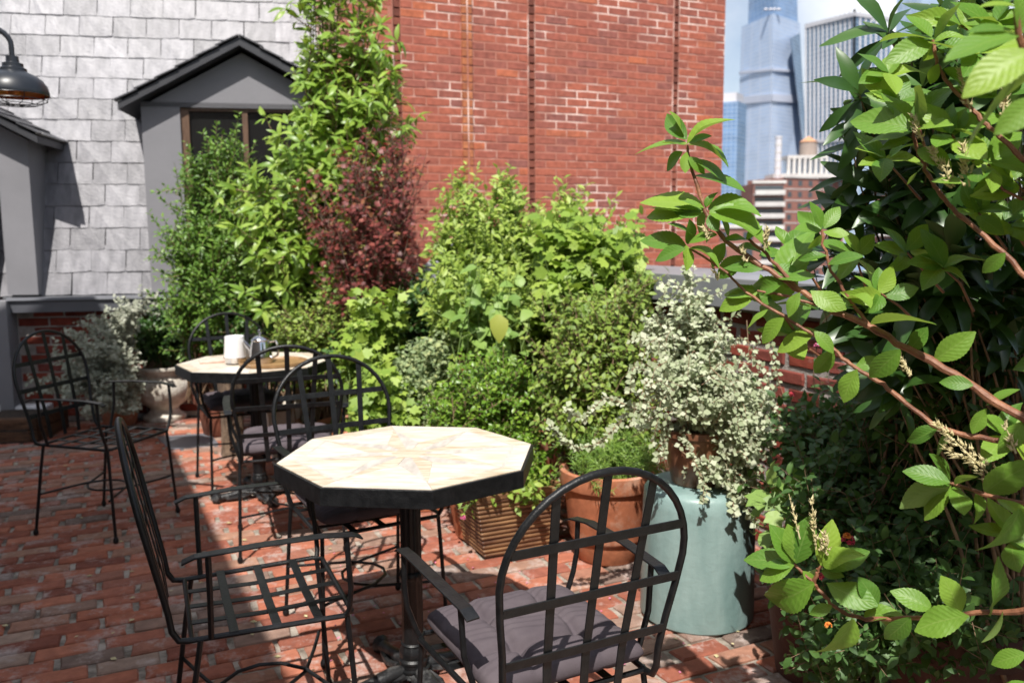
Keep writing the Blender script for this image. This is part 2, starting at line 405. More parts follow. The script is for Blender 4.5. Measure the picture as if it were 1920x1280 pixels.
def palm_tpl(lobes=5, deep=.45, spread=140, cup=.15):
    V, Fs = [(0, .42, 0)], []
    m = lobes * 2 + 1
    for i in range(m):
        a = math.radians(-spread + 2 * spread * i / (m - 1)) + PI / 2
        r = (.58 if i % 2 else .58 * (1 - deep)) * (1 if i % 2 == 0 else .75 + .25 * math.sin(a))
        V.append((r * math.cos(a), .42 + r * math.sin(a), cup * r - (.1 if i % 2 else 0)))
    V.append((0, 0.02, -.02))
    for i in range(1, m): Fs.append((0, i, i + 1))
    Fs += [(0, m, m + 1), (0, m + 1, 1)]
    V = np.array(V); return V, np.array(Fs), V[:, :2] + np.array((.5, 0))
T = dict(lance=leaf_tpl(.34, 4, 1, .25, .35), small=leaf_tpl(.48, 2, 1, .3, .15), oval=leaf_tpl(.55, 3, 1, .25, .25), round=leaf_tpl(.85, 2, 1, .2, .15, .5, .5),
         heart=leaf_tpl(.72, 4, 1, .25, .3, .36, .7), palm=palm_tpl(), maple=palm_tpl(7, .62, 130), vine=palm_tpl(5, .36, 125, .05), lobed=palm_tpl(5, .4, 120), needle=leaf_tpl(.13, 2, 1, .1, .1),
         long=leaf_tpl(.29, 6, 1, .3, .38, .55, .75), near=leaf_tpl(.55, 26, 3, .20, .26, .50, .8, .06, .0035), near2=leaf_tpl(.52, 26, 3, .42, .42, .46, .8, .07, .004), near3=leaf_tpl(.58, 26, 3, .08, .10, .53, .85, .06, .003), frond=leaf_tpl(.22, 3, 1, .2, .5))

def twist(key, tw, bend):
    V, Fs, U = T[key]; V = V.copy(); a = tw * V[:, 1]; x, z = V[:, 0].copy(), V[:, 2].copy()
    V[:, 0] = x * np.cos(a) - z * np.sin(a) + bend * V[:, 1] ** 2; V[:, 2] = x * np.sin(a) + z * np.cos(a) + .02 * np.sin(9 * V[:, 1] + 3 * np.sign(x)) * np.abs(x) / .25
    T[key] = (V, Fs, U)
twist('near2', .7, .10); twist('near3', -.5, -.12); twist('long', .35, .05); twist('lance', .4, .06)

def frames(D, U):
    D = D / np.linalg.norm(D, axis=1, keepdims=True)
    X = np.cross(D, U); X /= np.maximum(np.linalg.norm(X, axis=1, keepdims=True), 1e-6)
    Z = np.cross(X, D)
    return np.stack((X, D, Z), axis=2)
def leaf_batch(tpl, R, S, Pn):
    V, Fs, U = tpl
    N = len(Pn)
    VV = np.einsum('nij,vj->nvi', R * S[:, None, None], V) + Pn[:, None, :]
    FF = Fs[None] + (np.arange(N) * len(V))[:, None, None]
    return VV.reshape(-1, 3), FF.reshape(-1, 3), np.tile(U, (N, 1))
def tubes(paths, n=4):
    VV, FF, o = [], [], 0
    cs = np.array([(math.cos(2 * PI * k / n), math.sin(2 * PI * k / n)) for k in range(n)])
    for pts, r in paths:
        pts = np.asarray(pts); m = len(pts)
        t = np.gradient(pts, axis=0); t /= np.maximum(np.linalg.norm(t, axis=1, keepdims=True), 1e-9)
        ref = np.array((.31, .94, .1)) if abs(t[0, 1]) < .8 else np.array((.9, .1, .4))
        a = np.cross(t, ref); a /= np.maximum(np.linalg.norm(a, axis=1, keepdims=True), 1e-9)
        b = np.cross(t, a); r = np.broadcast_to(np.asarray(r, dtype=float), (m,))
        V = pts[:, None] + (a[:, None] * cs[None, :, :1] + b[:, None] * cs[None, :, 1:]) * r[:, None, None]
        i, k = np.meshgrid(np.arange(m - 1), np.arange(n), indexing='ij'); k2 = (k + 1) % n
        FF.append(np.stack((i * n + k, i * n + k2, (i + 1) * n + k2, (i + 1) * n + k), axis=-1).reshape(-1, 4) + o)
        VV.append(V.reshape(-1, 3)); o += m * n
    return np.concatenate(VV), np.concatenate(FF)

LEAF_MESH = {}
def leaf_obj(key, mat, parent, R, s, p, base, name='leaf'):
    k = (key, mat)
    if k not in LEAF_MESH:
        V, Fs, U = T[key]; LEAF_MESH[k] = mesh('leaf', V, Fs, M[mat], True, U)
    m4 = np.eye(4); m4[:3, :3] = R * s; m4[:3, 3] = p - base
    return link(name, LEAF_MESH[k], parent, Matrix(m4.tolist()))

class Plant:
    def __init__(s, name, label, cat, base, key, lmat, smat, seed, group=None):
        s.base = np.array(base, dtype=float); s.root = thing(name, label, cat, tuple(s.base), 0, group)
        s.key, s.lmat, s.smat = key, lmat, smat
        s.g = np.random.default_rng(seed); s.paths, s.P, s.D, s.U, s.S = [], [], [], [], []
    def leaves_on(s, pts, t0, space, L, ang, droop):
        g = s.g; seg = np.linalg.norm(np.diff(pts, axis=0), axis=1); cum = np.r_[0, np.cumsum(seg)]
        n = int(cum[-1] * (1 - t0) / space)
        if n < 1: return
        q = cum[-1] * (t0 + (1 - t0) * (np.arange(n) + g.random(n)) / n)
        pos = np.stack([np.interp(q, cum, pts[:, i]) for i in range(3)], 1)
        tan = np.stack([np.interp(q, (cum[:-1] + cum[1:]) / 2, np.diff(pts[:, i]) / np.maximum(seg, 1e-9)) for i in range(3)], 1)
        s.put(pos, tan, L, ang, droop)
    def put(s, pos, tan, L, ang, droop):
        g = s.g; n = len(pos)
        az = np.arange(n) * 2.39996 + g.random() * 6.28 + g.normal(0, .3, n)
        ref = np.where(np.abs(tan[:, 2:3]) < .9, np.array([[0, 0, 1.]]), np.array([[1., 0, 0]]))
        a = np.cross(tan, ref); a /= np.maximum(np.linalg.norm(a, axis=1, keepdims=True), 1e-6); b = np.cross(tan, a)
        an = np.radians(ang + g.normal(0, 14, n))[:, None]
        d = tan * np.cos(an) + (a * np.cos(az)[:, None] + b * np.sin(az)[:, None]) * np.sin(an)
        d[:, 2] -= droop * (g.random(n) + .3)
        s.P.append(pos); s.D.append(d)
        s.U.append(tan * .3 + np.array([[-.08, -.62, .85]]) + g.normal(0, .36, (n, 3)))
        s.S.append(g.uniform(L[0], L[1], n))
    def rosette(s, p, tan, n, L, ang=(35, 88), droop=.1):
        for i in range(2):
            k = n // 2 + (n % 2) * i
            if k: s.put(np.repeat(np.array([p]), k, 0) - np.array(tan) * .012 * i + s.g.normal(0, .003, (k, 3)), np.repeat(np.array([tan]), k, 0), L, ang[i], droop)
    def grow(s, tips, L, space, t0=.35, ang=60, droop=.15, r0=.006, jit=.08, twigs=0, twl=.12, ros=0, bend=.7, twt0=.1):
        g = s.g
        for tip in tips:
            b = s.base + np.r_[g.normal(0, jit, 2), 0]; d = tip - b
            c = b + d * np.array((.35, .35, bend)) + g.normal(0, .03, 3)
            t = np.linspace(0, 1, 9)[:, None]
            pts = b * (1 - t) ** 2 + c * 2 * t * (1 - t) + tip * t * t + np.r_[np.zeros((1, 3)), g.normal(0, .006, (8, 3))]
            s.paths.append((pts, np.linspace(r0, r0 * .3, 9)))
            s.leaves_on(pts, t0, space, L, ang, droop)
            tn = pts[-1] - pts[-2]; tn /= np.linalg.norm(tn)
            if ros: s.rosette(pts[-1], tn, ros, L)
            for _ in range(twigs):
                u = g.uniform(max(.3, t0 - .1), .97) * 8; i = int(u); f = u - i
                p = pts[i] * (1 - f) + pts[min(i + 1, 8)] * f; tt = pts[min(i + 1, 8)] - pts[i]; tt /= np.linalg.norm(tt)
                dd = tt * .6 + g.normal(0, .55, 3) + np.array((0, 0, .2)); dd /= np.linalg.norm(dd)
                l = twl * g.uniform(.5, 1.3); q = np.array((0, .35, .7, 1.))[:, None]
                tw = p + dd * l * q + np.array((0, 0, .12 * l)) * q * q
                s.paths.append((tw, np.linspace(r0 * .45, r0 * .2, 4)))
                s.leaves_on(tw, twt0, space, L, ang, droop)
                if ros: s.rosette(tw[-1], dd, max(3, ros - 1), L)
        return s
    def done(s, nobj=0, stem='stem', sides=4, part='foliage', keep=None):
        if s.paths:
            V, Fs = tubes(s.paths, sides)
            o = link(stem, mesh(stem, V - s.base, Fs, M[s.smat], True), s.root); tag(o, kind='stuff')
        if not s.P: return s
        Pn, D, U, S = map(np.concatenate, (s.P, s.D, s.U, s.S))
        if keep is not None:
            k = keep(Pn); Pn, D, U, S = Pn[k], D[k], U[k], S[k]
        R = frames(D, U)
        order = np.argsort(np.linalg.norm(Pn - np.array((0, 0, EYE)), axis=1) / S)
        near, rest = order[:nobj], order[nobj:]
        for i in near: leaf_obj(s.key, s.lmat, s.root, R[i], S[i], Pn[i], s.base)
        if len(rest):
            V, Fs, uv = leaf_batch(T[s.key], R[rest], S[rest], Pn[rest])
            tag(link(part, mesh(part, V - s.base, Fs, M[s.lmat], True, uv), s.root), kind='stuff')
        return s
def blob(g, px, py, rx, ry, Y, dy, n, shell=.5):
    """n growing tips inside an ellipsoid seen at that pixel, Y metres away"""
    v = g.normal(size=(n, 3)); v /= np.linalg.norm(v, axis=1, keepdims=True)
    v *= (g.random(n) ** (1 / 3 * (1 - shell)))[:, None]
    return [P(px + a * rx, py + b * ry, Y + c * dy) for a, b, c in v]

# ================================================================== SETTING
def quadmesh(name, pts, mat, kind='structure'):
    return tag(link(name, mesh(name, pts, [tuple(range(len(pts)))], M[mat])), kind=kind)
quadmesh('street_ground', [(-4000, -4000, -24), (4000, -4000, -24), (4000, 4000, -24), (-4000, 4000, -24)], 'asphalt')
slab = MB().fbox(A(-1.5, -4.5, -24), E1 * 4.4, E2 * 14, (0, 0, 23.94)).build('roof_slab', M['roof_felt']); tag(slab, kind='structure')
floor = quadmesh('terrace_floor', [A(-1.5, -4.5, -.012), A(2.75, -4.5, -.012), A(2.75, 8.6, -.012), A(-1.5, 8.6, -.012)], 'floor_joint')

# ---- brick templates: a worn block with rounded top edges, top face at z = 0
def brick_tpl(L, W, H, seed, r=.006, rag=.003, n=3):
    g = random.Random(seed); ring = []
    for (x0, y0, x1, y1) in ((-1, -1, 1, -1), (1, -1, 1, 1), (1, 1, -1, 1), (-1, 1, -1, -1)):
        k = n if y0 == y1 else 2
        for i in range(k):
            f = i / k; ring.append(((x0 + (x1 - x0) * f) * L / 2, (y0 + (y1 - y0) * f) * W / 2))
    ring = [(x + g.uniform(-rag, rag) * .7 - (x > 0) * .001, y + g.uniform(-rag, rag) * .5) for x, y in ring]
    m = len(ring); V = []
    for s, z in ((1, -H), (1, -r), (0, 0)):
        for x, y in ring:
            q = r * .9 if s == 0 else 0
            V.append((x - math.copysign(q, x), y - math.copysign(q, y) if abs(y) > W * .3 else y, z - g.uniform(0, rag * .6)))
    Fs = []
    for l in range(2):
        for i in range(m): Fs.append((l * m + i, l * m + (i + 1) % m, l * m + m + (i + 1) % m, l * m + m + i))
    Fs.append(tuple(range(2 * m, 3 * m)))
    return V, Fs
def lay_bricks(parent, places, tpls, mat, nobj, name='brick', pbase=np.zeros(3), score=None):
    """places: list of (origin, ex, ey, ez, variant); the best-scored nobj become objects, the rest one joined part"""
    meshes = [mesh(name, V, Fs, M[mat]) for V, Fs in tpls]
    idx = sorted(range(len(places)), key=lambda i: score(places[i]) if score else 0)
    rest = MB()
    for r, i in enumerate(idx):
        o, ex, ey, ez, v = places[i]
        if r < nobj:
            m4 = np.eye(4); m4[:3, 0], m4[:3, 1], m4[:3, 2], m4[:3, 3] = ex, ey, ez, o - pbase
            link(name, meshes[v], parent, Matrix(m4.tolist()))
        else:
            R = np.stack((ex, ey, ez), 1); V, Fs = tpls[v]
            rest.add(np.asarray(V) @ R.T + (o - pbase), Fs)
    if rest.v: tag(rest.build('more_' + name + 's', M[mat], parent, fix=False), kind='stuff')

tp = [brick_tpl(.201, .0815, .05, i, rag=.005) for i in range(7)]
pl = []
row = 0
b = 1.15
S0, Su, Sn = np.array((-3.4, 6.6, 0)), np.array((math.cos(math.radians(10)), math.sin(math.radians(10)), 0)), np.array((math.sin(math.radians(10)), -math.cos(math.radians(10)), 0))
while b < 8.3:
    off = (0 if row % 2 else .108) + random.uniform(-.025, .025)
    a = -1.12 - off
    while a < 2.55:
        o = A(a + .103, b, random.uniform(-.003, .003))
        if np.dot(o - S0, Sn) > .06:
            t = random.uniform(-.012, .012); c, s_ = math.cos(t), math.sin(t)
            tl = np.array((0, 0, 1)) + random.uniform(-.012, .012) * E1 + random.uniform(-.02, .02) * E2
            ex = (E1 * c + E2 * s_) * (1 if random.random() < .5 else -1); ey = np.cross(tl, ex); ey /= np.linalg.norm(ey)
            pl.append((o, ex, ey, tl / np.linalg.norm(tl), random.randrange(7)))
        a += .206 + random.uniform(.010, .022)
    b += .0955 + random.uniform(-.001, .001); row += 1
def floor_score(p):
    x, y, d = pix(p[0])
    seen = -40 < x < 1960 and 770 < y < 1330 and not (x > 720 and y < 1030) and not (x > 1450) and not (x > 1190 and y < 1180)
    return d + (0 if seen else 100)
lay_bricks(floor, pl, tp, 'floor_brick', 300, score=floor_score)
gp = [G(295, 820), G(392, 812), G(412, 834), G(318, 843)]
MB().add([p + np.array((0, 0, z)) for z in (-.03, .006) for p in gp], [(3, 2, 1, 0), (4, 5, 6, 7), (0, 1, 5, 4), (1, 2, 6, 5), (2, 3, 7, 6), (3, 0, 4, 7)]).build('slate_tile', M['gutter'], floor, bevel=.003)

# ================================================================== SLATE-CLAD HOUSE (mansard over a brick base)
BETA = math.radians(16); tB = math.tan(BETA)
def S(a, z, off=0.0): return S0 + Su * a + Sn * off + np.array((0, 0, z))
def sa(px, py, off=0.0):
    p = onp(px, py, S0 + Sn * off, Sn); return float(np.dot(p - S0, Su)), float(p[2])
ZB = .985                                            # slates start here
house = thing('slate_house', 'grey house wall clad in silver slates with two gabled dormers behind the tables', 'house', tuple(S0))
HB = np.array(S0)
def hb(m, name, mat, parent=house, **k):
    m.v = [tuple(np.array(v) - HB) for v in m.v]
    return m.build(name, M[mat], parent, **k)
SL, SU = -2.6, 3.15
tmax = 3.4
m = MB(); q = [S(SL, ZB, -.02), S(SU, ZB, -.02), S(SU, ZB + tmax * math.cos(BETA), -.02 - tmax * math.sin(BETA)), S(SL, ZB + tmax * math.cos(BETA), -.02 - tmax * math.sin(BETA))]
m.add(q + [v - Sn * 1.5 for v in q], [(0, 1, 2, 3), (7, 6, 5, 4), (0, 4, 5, 1), (1, 5, 6, 2), (2, 6, 7, 3), (3, 7, 4, 0)])
hb(m, 'roof_deck', 'dark_trim')
# dormers, measured on their front planes
def dormer(a0, a1, ac, z0, ze, zt, ov, front, w0, w1, wz0, wz1, sub, door=False, right_only=False):
    f0 = front
    m = MB()
    th = .07
    def bx(x0, x1, za, zb, f=f0, t=th): m.fbox(S(x0, za, f - t), Su * (x1 - x0), Sn * t, (0, 0, zb - za))
    bx(a0, w0, z0, wz1); bx(w1, a1, z0, wz1)
    if wz0 > z0: bx(w0, w1, z0, wz0)
    pts = [(a0, wz1), (a1, wz1), (a1, ze), (ac, zt), (a0, ze)]
    V = [S(x, z, f0) for x, z in pts] + [S(x, z, f0 - th) for x, z in pts]
    m.add(V, [(0, 1, 2, 3, 4), (9, 8, 7, 6, 5)] + [(i, i + 5, (i + 1) % 5 + 5, (i + 1) % 5) for i in range(5)])
    for x in (a0, a1 - .05): m.fbox(S(x, z0, f0 - th - 1.1), Su * .05, Sn * 1.1, (0, 0, ze - z0))
    d = hb(m, 'door_dormer' if door else 'window_dormer', 'grey_paint')
    # roof: two slabs reaching back into the slates
    slope = (zt - ze) / (ac - a0); hang = .13
    for sg, e in ((-1, a0), (1, a1)):
        k = (zt - ze) / abs(ac - e)
        r = MB(); tip = e + sg * hang; zt2 = zt + .03; zl = zt2 - k * (abs(tip - ac))
        r.add([S(ac, zt2, f0 + ov), S(tip, zl, f0 + ov), S(tip, zl + .05, f0 + ov), S(ac, zt2 + .06, f0 + ov), S(ac, zt2, f0 - 1.1), S(tip, zl, f0 - 1.1), S(tip, zl + .05, f0 - 1.1), S(ac, zt2 + .06, f0 - 1.1)],
              [(0, 1, 2, 3), (7, 6, 5, 4), (0, 4, 5, 1), (3, 2, 6, 7), (1, 5, 6, 2), (0, 3, 7, 4)])
        ro = hb(r, 'gable_roof', 'dark_trim', d)
        s_ = MB(); run = np.array(S(tip, zl + .055)) - np.array(S(ac, zt2 + .065)); nrm = np.cross(run / np.linalg.norm(run), -Sn) * sg; nrm = nrm if nrm[2] > 0 else -nrm
        for i in range(6):
            for j in range(5):
                p0 = S(ac, zt2 + .068, f0 + ov + .02 - j * .21) + run * (i / 6.0) + nrm * random.uniform(0, .006)
                s_.fbox(p0, run / 6 * 1.1 + nrm * .012, -Sn * .205, nrm * .010)
        tag(hb(s_, 'roof_slates', 'dark_slate', d), kind='stuff')
        fl = MB(); fl.fbox(S(tip - sg * .02, zl + .066, f0 + ov - .03), Su * sg * .05, -Sn * (.55), (0, 0, .012)); hb(fl, 'flashing', 'flashing', d)
    return d
a_l, z_l = sa(262, 200, .06); a_w0, z_w1 = sa(336, 192, .06); a_c, z_c = sa(452, 78, .06); a_j = sa(290, 540, .06)[0]
da0 = (sa(258, 225, .06)[0] + sa(290, 530, .06)[0]) / 2
da1 = 2 * a_c - da0
ze1 = sa(255, 200, .06)[1]
win0, winz1 = a_w0, z_w1
d1 = dormer(da0, da1, a_c, ZB + .02, ze1, z_c - .085, .13, .06, win0, 2 * a_c - win0, 1.35, winz1, None)
wm = MB(); w1_ = 2 * a_c - win0; fw = .06
for (x0, x1, za, zb) in ((win0, win0 + fw, 1.35, winz1), (w1_ - fw, w1_, 1.35, winz1), (win0 + fw, w1_ - fw, winz1 - fw, winz1), (win0 + fw, w1_ - fw, 1.35, 1.35 + fw), (a_c - .02, a_c + .02, 1.35 + fw, winz1 - fw)):
    wm.fbox(S(x0, za, .0), Su * (x1 - x0), Sn * (.042 if x1 - x0 > .1 else .038) if x1 - x0 != .04 else Sn * .02, (0, 0, zb - za))
wf = hb(wm, 'window_frame', 'wood_frame', d1)
for x0, x1 in ((win0 + fw, a_c - .02), (a_c + .02, w1_ - fw)):
    hb(MB().fbox(S(x0, 1.41, .002), Su * (x1 - x0), Sn * .008, (0, 0, winz1 - fw - 1.41)), 'pane', 'pane', d1)
zr = sa(400, 366, .06)[1]
hb(MB().fbox(S(win0 + fw, zr - .03, .03), Su * (w1_ - win0 - 2 * fw), Sn * .03, (0, 0, .06)), 'sash_rail', 'wood_frame', d1)
# left dormer: a doorway whose trim runs down to the terrace
l_a1, _ = sa(62, 420, .10); l_w1, _ = sa(4, 420, .10); l_ze = sa(66, 262, .10)[1]; l_c = l_a1 - .66; l_zt = l_ze + .36
d2 = dormer(2 * l_c - l_a1, l_a1, l_c, ZB + .02, l_ze, l_zt, .17, .10, 2 * l_c - l_w1, l_w1, ZB + .02, l_ze - .06, None, door=True)
tx0, tx1 = sa(3, 640, .17)[0], sa(17, 640, .17)[0]
hb(MB().fbox(S(tx0 - .9, 0, -.05), Su * .85, Sn * .1, (0, 0, l_ze - .08)), 'door_leaf', 'dark_trim', d2)
hb(MB().fbox(S(tx0 - .05, 0, -.1), Su * (tx1 - tx0 + .05), Sn * .27, (0, 0, ZB - .02)), 'door_trim', 'grey_paint', d2, bevel=.004)
# slates
def slate_tpl(seed):
    g = random.Random(seed); w, h, t = .2505, .215, .008; bot = []
    for i in range(6): bot.append((-w / 2 + w * i / 5, -.2 + g.uniform(-.003, .003) + (.012 * g.random() if i in (0, 5) and g.random() < .4 else 0)))
    poly = bot + [(w / 2, h - .2), (-w / 2, h - .2)]
    n = len(poly)
    V = [(x, y, 0) for x, y in poly] + [(x, y, t + g.uniform(-.002, .003)) for x, y in poly]
    return V, [tuple(range(n))[::-1], tuple(range(n, 2 * n))] + [(i, (i + 1) % n, n + (i + 1) % n, n + i) for i in range(n)]
stp = [slate_tpl(i) for i in range(8)]
sdir = np.array((0, 0, 1)) * math.cos(BETA) - Sn * math.sin(BETA); snor = Sn * math.cos(BETA) + np.array((0, 0, 1)) * math.sin(BETA)
pl = []
for r in range(17):
    t = .178 * r + .2
    a = -1.15 + (.128 if r % 2 else 0) + random.uniform(-.02, .02)
    while a < SU - .12:
        o = S(a, ZB) + sdir * t + snor * (.012 + random.uniform(0, .003))
        ins = da0 + .1 < a < da1 - .1 and o[2] < ze1 - .12
        if not ins:
            tt = math.radians(random.uniform(-.9, .9)); ex = Su * math.cos(tt) + sdir * math.sin(tt)
            nz = snor + sdir * .04 + Su * random.uniform(-.014, .014); nz /= np.linalg.norm(nz); ey = np.cross(nz, ex)
            pl.append((o, ex, ey, nz, random.randrange(8)))
        a += .255 + random.uniform(-.002, .003)
def s_score(p):
    x, y, d = pix(p[0]); return 0 if -60 < x < 760 and -60 < y < 600 else 9
lay_bricks(house, pl, stp, 'slate', 300, name='slate', pbase=HB, score=s_score)
# gutter, brick base
g0 = sa(12, 572, .13)[0]
m = MB(); prof = [(.0, ZB), (.13, ZB - .002), (.135, ZB - .022), (.118, ZB - .035), (.10, ZB - .115), (.0, ZB - .12)]
V = [S(g0, z, o) for o, z in prof] + [S(SU, z, o) for o, z in prof]
m.add(V, [tuple(range(6)), tuple(range(11, 5, -1))] + [(i, i + 6, (i + 1) % 6 + 6, (i + 1) % 6) for i in range(6)])
hb(m, 'gutter', 'gutter')
hb(MB().fbox(S(-2.6, 0, -.6), Su * 5.75, Sn * .585, (0, 0, ZB - .09)), 'base_wall', 'old_joint')
wt = [brick_tpl(.212, .059, .05, 40 + i, r=.004, rag=.0035, n=2) for i in range(5)]
pl = []
for r in range(13):
    a = g0 + .02 + (.11 if r % 2 else 0)
    while a < 3.0:
        z = .04 + r * .0715 + .03
        if z < ZB - .12: pl.append((S(a + .11, z, -.011 + random.uniform(0, .005)), Su, np.array((0, 0, 1.)), Sn, random.randrange(5)))
        a += .226
lay_bricks(house, pl, wt, 'old_brick', 130, pbase=HB, score=lambda p: np.dot(p[0] - S0, Su))

# white stone step and timber-edged bed at the foot of the wall
p = G(-40, 783); m = MB()
a_s0, a_s1 = -1.6, sa(92, 760, .12)[0]
st = MB().fbox(S(a_s0, -.01, .02), Su * (a_s1 - a_s0), Sn * .14, (0, 0, .17)).build('stone_block', M['whitewash'], bevel=.012)
tag(st, 'whitewashed stone block against the foot of the brick base by the door trim', 'stone block')
e0 = G(-60, 832); e1 = G(72, 829)
dv = (e1 - e0); dl = np.linalg.norm(dv); dv /= dl; nv = np.array((-dv[1], dv[0], 0))
te = thing('timber_bed', 'low brown timber edged planting bed by the doorway', 'planting bed', tuple(e0))
for i, (z0_, z1_) in enumerate(((0, .085), (.088, .17))):
    MB().fbox((0, 0, z0_), dv * dl, nv * .07, (0, 0, z1_ - z0_)).build('timber', M['timber'], te, bevel=.008)
    MB().fbox(dv * dl + np.array((0, 0, z0_)), -dv * .07, nv * .5, (0, 0, z1_ - z0_)).build('timber', M['timber'], te, bevel=.008)
MB().fbox((0, 0, .0), dv * (dl - .07), nv * .5, (0, 0, .14)).build('soil', M['soil'], te)

# ================================================================== RED BRICK BUILDING behind
w_left = P(640, 300, 6.82)
RB = np.array((w_left[0], w_left[1], 0)); Rn = -E2
_r = P(1357, 200, 8.2)
RB = RB + E2 * 0
def rw(px, py=200): 
    p = onp(px, py, RB, Rn); return float(np.dot(p - RB, E1)), float(p[2])
wall_end = rw(1358, 120)[0]
red = thing('brick_building', 'tall red brick building wall with vertical grooves rising behind the green shrubs', 'building', tuple(RB))
zr0, zr1 = -24.0, 4.6
GW = .058
grooves = [rw(748)[0], rw(998)[0], rw(1267)[0]]
rib = rw(876)[0]
def rbld(m, name, mat, **k):
    m.v = [tuple(np.array(v) - RB) for v in m.v]; return m.build(name, M[mat], red, **k)
edges = [0.0] + [x for g_ in grooves for x in (g_ - GW / 2, g_ + GW / 2)] + [wall_end]
m = MB()
for i in range(0, len(edges), 2):
    m.fbox(RB + E1 * edges[i] + E2 * .0015 + np.array((0, 0, zr0)), E1 * (edges[i + 1] - edges[i]), E2 * .22, (0, 0, zr1 - zr0))
m.fbox(RB + E1 * .01 + E2 * .12 + np.array((0, 0, zr0)), E1 * (wall_end - .02), E2 * 6, (0, 0, zr1 - zr0))
rbld(m, 'wall', 'wall_joint')
rt = [brick_tpl(.1965, .0565, .04, 70 + i, r=.003, rag=.0025, n=2) for i in range(6)]
half = [brick_tpl(.094, .0585, .04, 90 + i, r=.003, rag=.0025, n=2) for i in range(4)]
pl = []; up = np.array((0, 0, 1.))
for r in range(66):
    z = .55 + r * .0675
    if z > zr1 - .05: break
    for i in range(0, len(edges), 2):
        x0, x1 = edges[i], edges[i + 1]; x = x0 + (0 if r % 2 else -.104)
        while x < x1 - .02:
            lo, hi = max(x, x0), min(x + .2, x1)
            if hi - lo > .04:
                c = (lo + hi) / 2; s_ = (hi - lo) / .2
                if abs(c - rib) > .045 or True:
                    pl.append((RB + E1 * c + up * z - E2 * (.0015 - random.uniform(-.0015, .0015)), E1 * s_, up, -E2, random.randrange(6)))
            x += .2075
    # header bricks on groove cheeks and on the narrow projecting rib
# right return of the wall
for r in range(66):
    z = .55 + r * .0675
    if z < zr1 - .05:
        for j in range(3): pl.append((RB + E1 * (wall_end + .003) + E2 * (.1 + j * .208 + (.1 if r % 2 else 0)) + up * z, E2, up, E1, random.randrange(6)))
def r_score(p):
    x, y, d = pix(p[0]); ok = 735 < x < 1375 and -20 < y < 440 and not (y > 330 and x < 1200) and np.dot(p[3], -E2) > .5
    return (0 if ok else 1000) + random.random()
lay_bricks(red, pl, rt, 'wall_brick', 300, pbase=RB, score=r_score)
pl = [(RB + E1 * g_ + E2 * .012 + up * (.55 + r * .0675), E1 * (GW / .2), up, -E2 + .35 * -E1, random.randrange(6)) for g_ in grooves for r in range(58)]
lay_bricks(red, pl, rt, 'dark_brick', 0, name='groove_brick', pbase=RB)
pl = [(RB + E1 * (rib + dx) - E2 * (.024 - random.uniform(0, .003)) + up * (.55 + r * .0675), E1 * (w_ / .1975), up, -E2, random.randrange(6)) for r in range(59) for dx, w_ in ((-.026, .040), (.026, .032))]
lay_bricks(red, pl, rt, 'rib_brick', 0, name='rib_brick', pbase=RB)
rbld(MB().fbox(RB + E1 * (rib - .045) - E2 * .016 + up * zr0, E1 * .09, E2 * .03, up * (zr1 - zr0)), 'rib_mortar', 'wall_joint')
for g_ in grooves: rbld(MB().fbox(RB + E1 * (g_ - GW / 2 - .018) - E2 * .010 + up * zr0, E1 * .008, E2 * .012, up * (zr1 - zr0)), 'mortar_strip', 'wall_joint')

# ================================================================== PARAPET along the right
PB = A(2.615, 0, 0); par = thing('parapet_wall', 'low old brick parapet with grey metal coping along the right edge', 'parapet wall', tuple(PB))
def pb(m, name, mat, **k):
    m.v = [tuple(np.array(v) - PB) for v in m.v]; return m.build(name, M[mat], par, **k)
HP = 1.10
pb(MB().fbox(PB + E2 * -4.4 + E1 * .006 - up * .02, E1 * .3, E2 * 12.4, up * (HP + .02)), 'core', 'old_joint')
m = MB(); prof = [(-.055, HP - .01), (-.055, HP + .13), (.17, HP + .155), (.40, HP + .13), (.40, HP - .01)]
V = [PB + E2 * -4.4 + E1 * x + up * z for x, z in prof] + [PB + E2 * 8.0 + E1 * x + up * z for x, z in prof]
m.add(V, [tuple(range(5)), tuple(range(9, 4, -1))] + [(i, i + 5, (i + 1) % 5 + 5, (i + 1) % 5) for i in range(5)])
pb(m, 'coping', 'cap_metal', bevel=.004)
pt = [brick_tpl(.196, .055, .04, 120 + i, r=.006, rag=.007, n=3) for i in range(7)]
pl = []
for r in range(14):
    z = .05 + r * .0765
    x = .6 + (.112 if r % 2 else 0)
    while x < 7.6:
        if z < HP - .03: pl.append((PB + E2 * (x + random.uniform(-.006, .006)) + up * z - E1 * random.uniform(-.002, .008), -E2, up, -E1, random.randrange(7)))
        x += .222
lay_bricks(par, pl, pt, 'old_brick', 240, pbase=PB, score=lambda p: abs(pix(p[0])[0] - 1440) if pix(p[0])[2] > .5 else 9e9)

# ================================================================== BULKHEAD that shades the left of the terrace (just outside the frame)
HBK = 4.0; bk_a = .116 - .351 * HBK; bk_b = 7.83 - .546 * HBK; E2B = (E2 - .044 * E1) / np.linalg.norm(E2 - .044 * E1)
BK = A(bk_a, bk_b)
bulk = thing('stair_bulkhead', 'rendered stair bulkhead beside the terrace carrying the barn lamp', 'building', tuple(BK))
MB().fbox((0, 0, -24), -E1 * 2.6, -E2B * 11, up * (24 + HBK - .1)).build('wall', M['stucco'], bulk)
MB().fbox(E1 * .0 + E2 * 0 + up * (HBK - .1), -E1 * 2.6, -E2B * 11, up * .1).build('roof_edge', M['cap_metal'], bulk, bevel=.01)

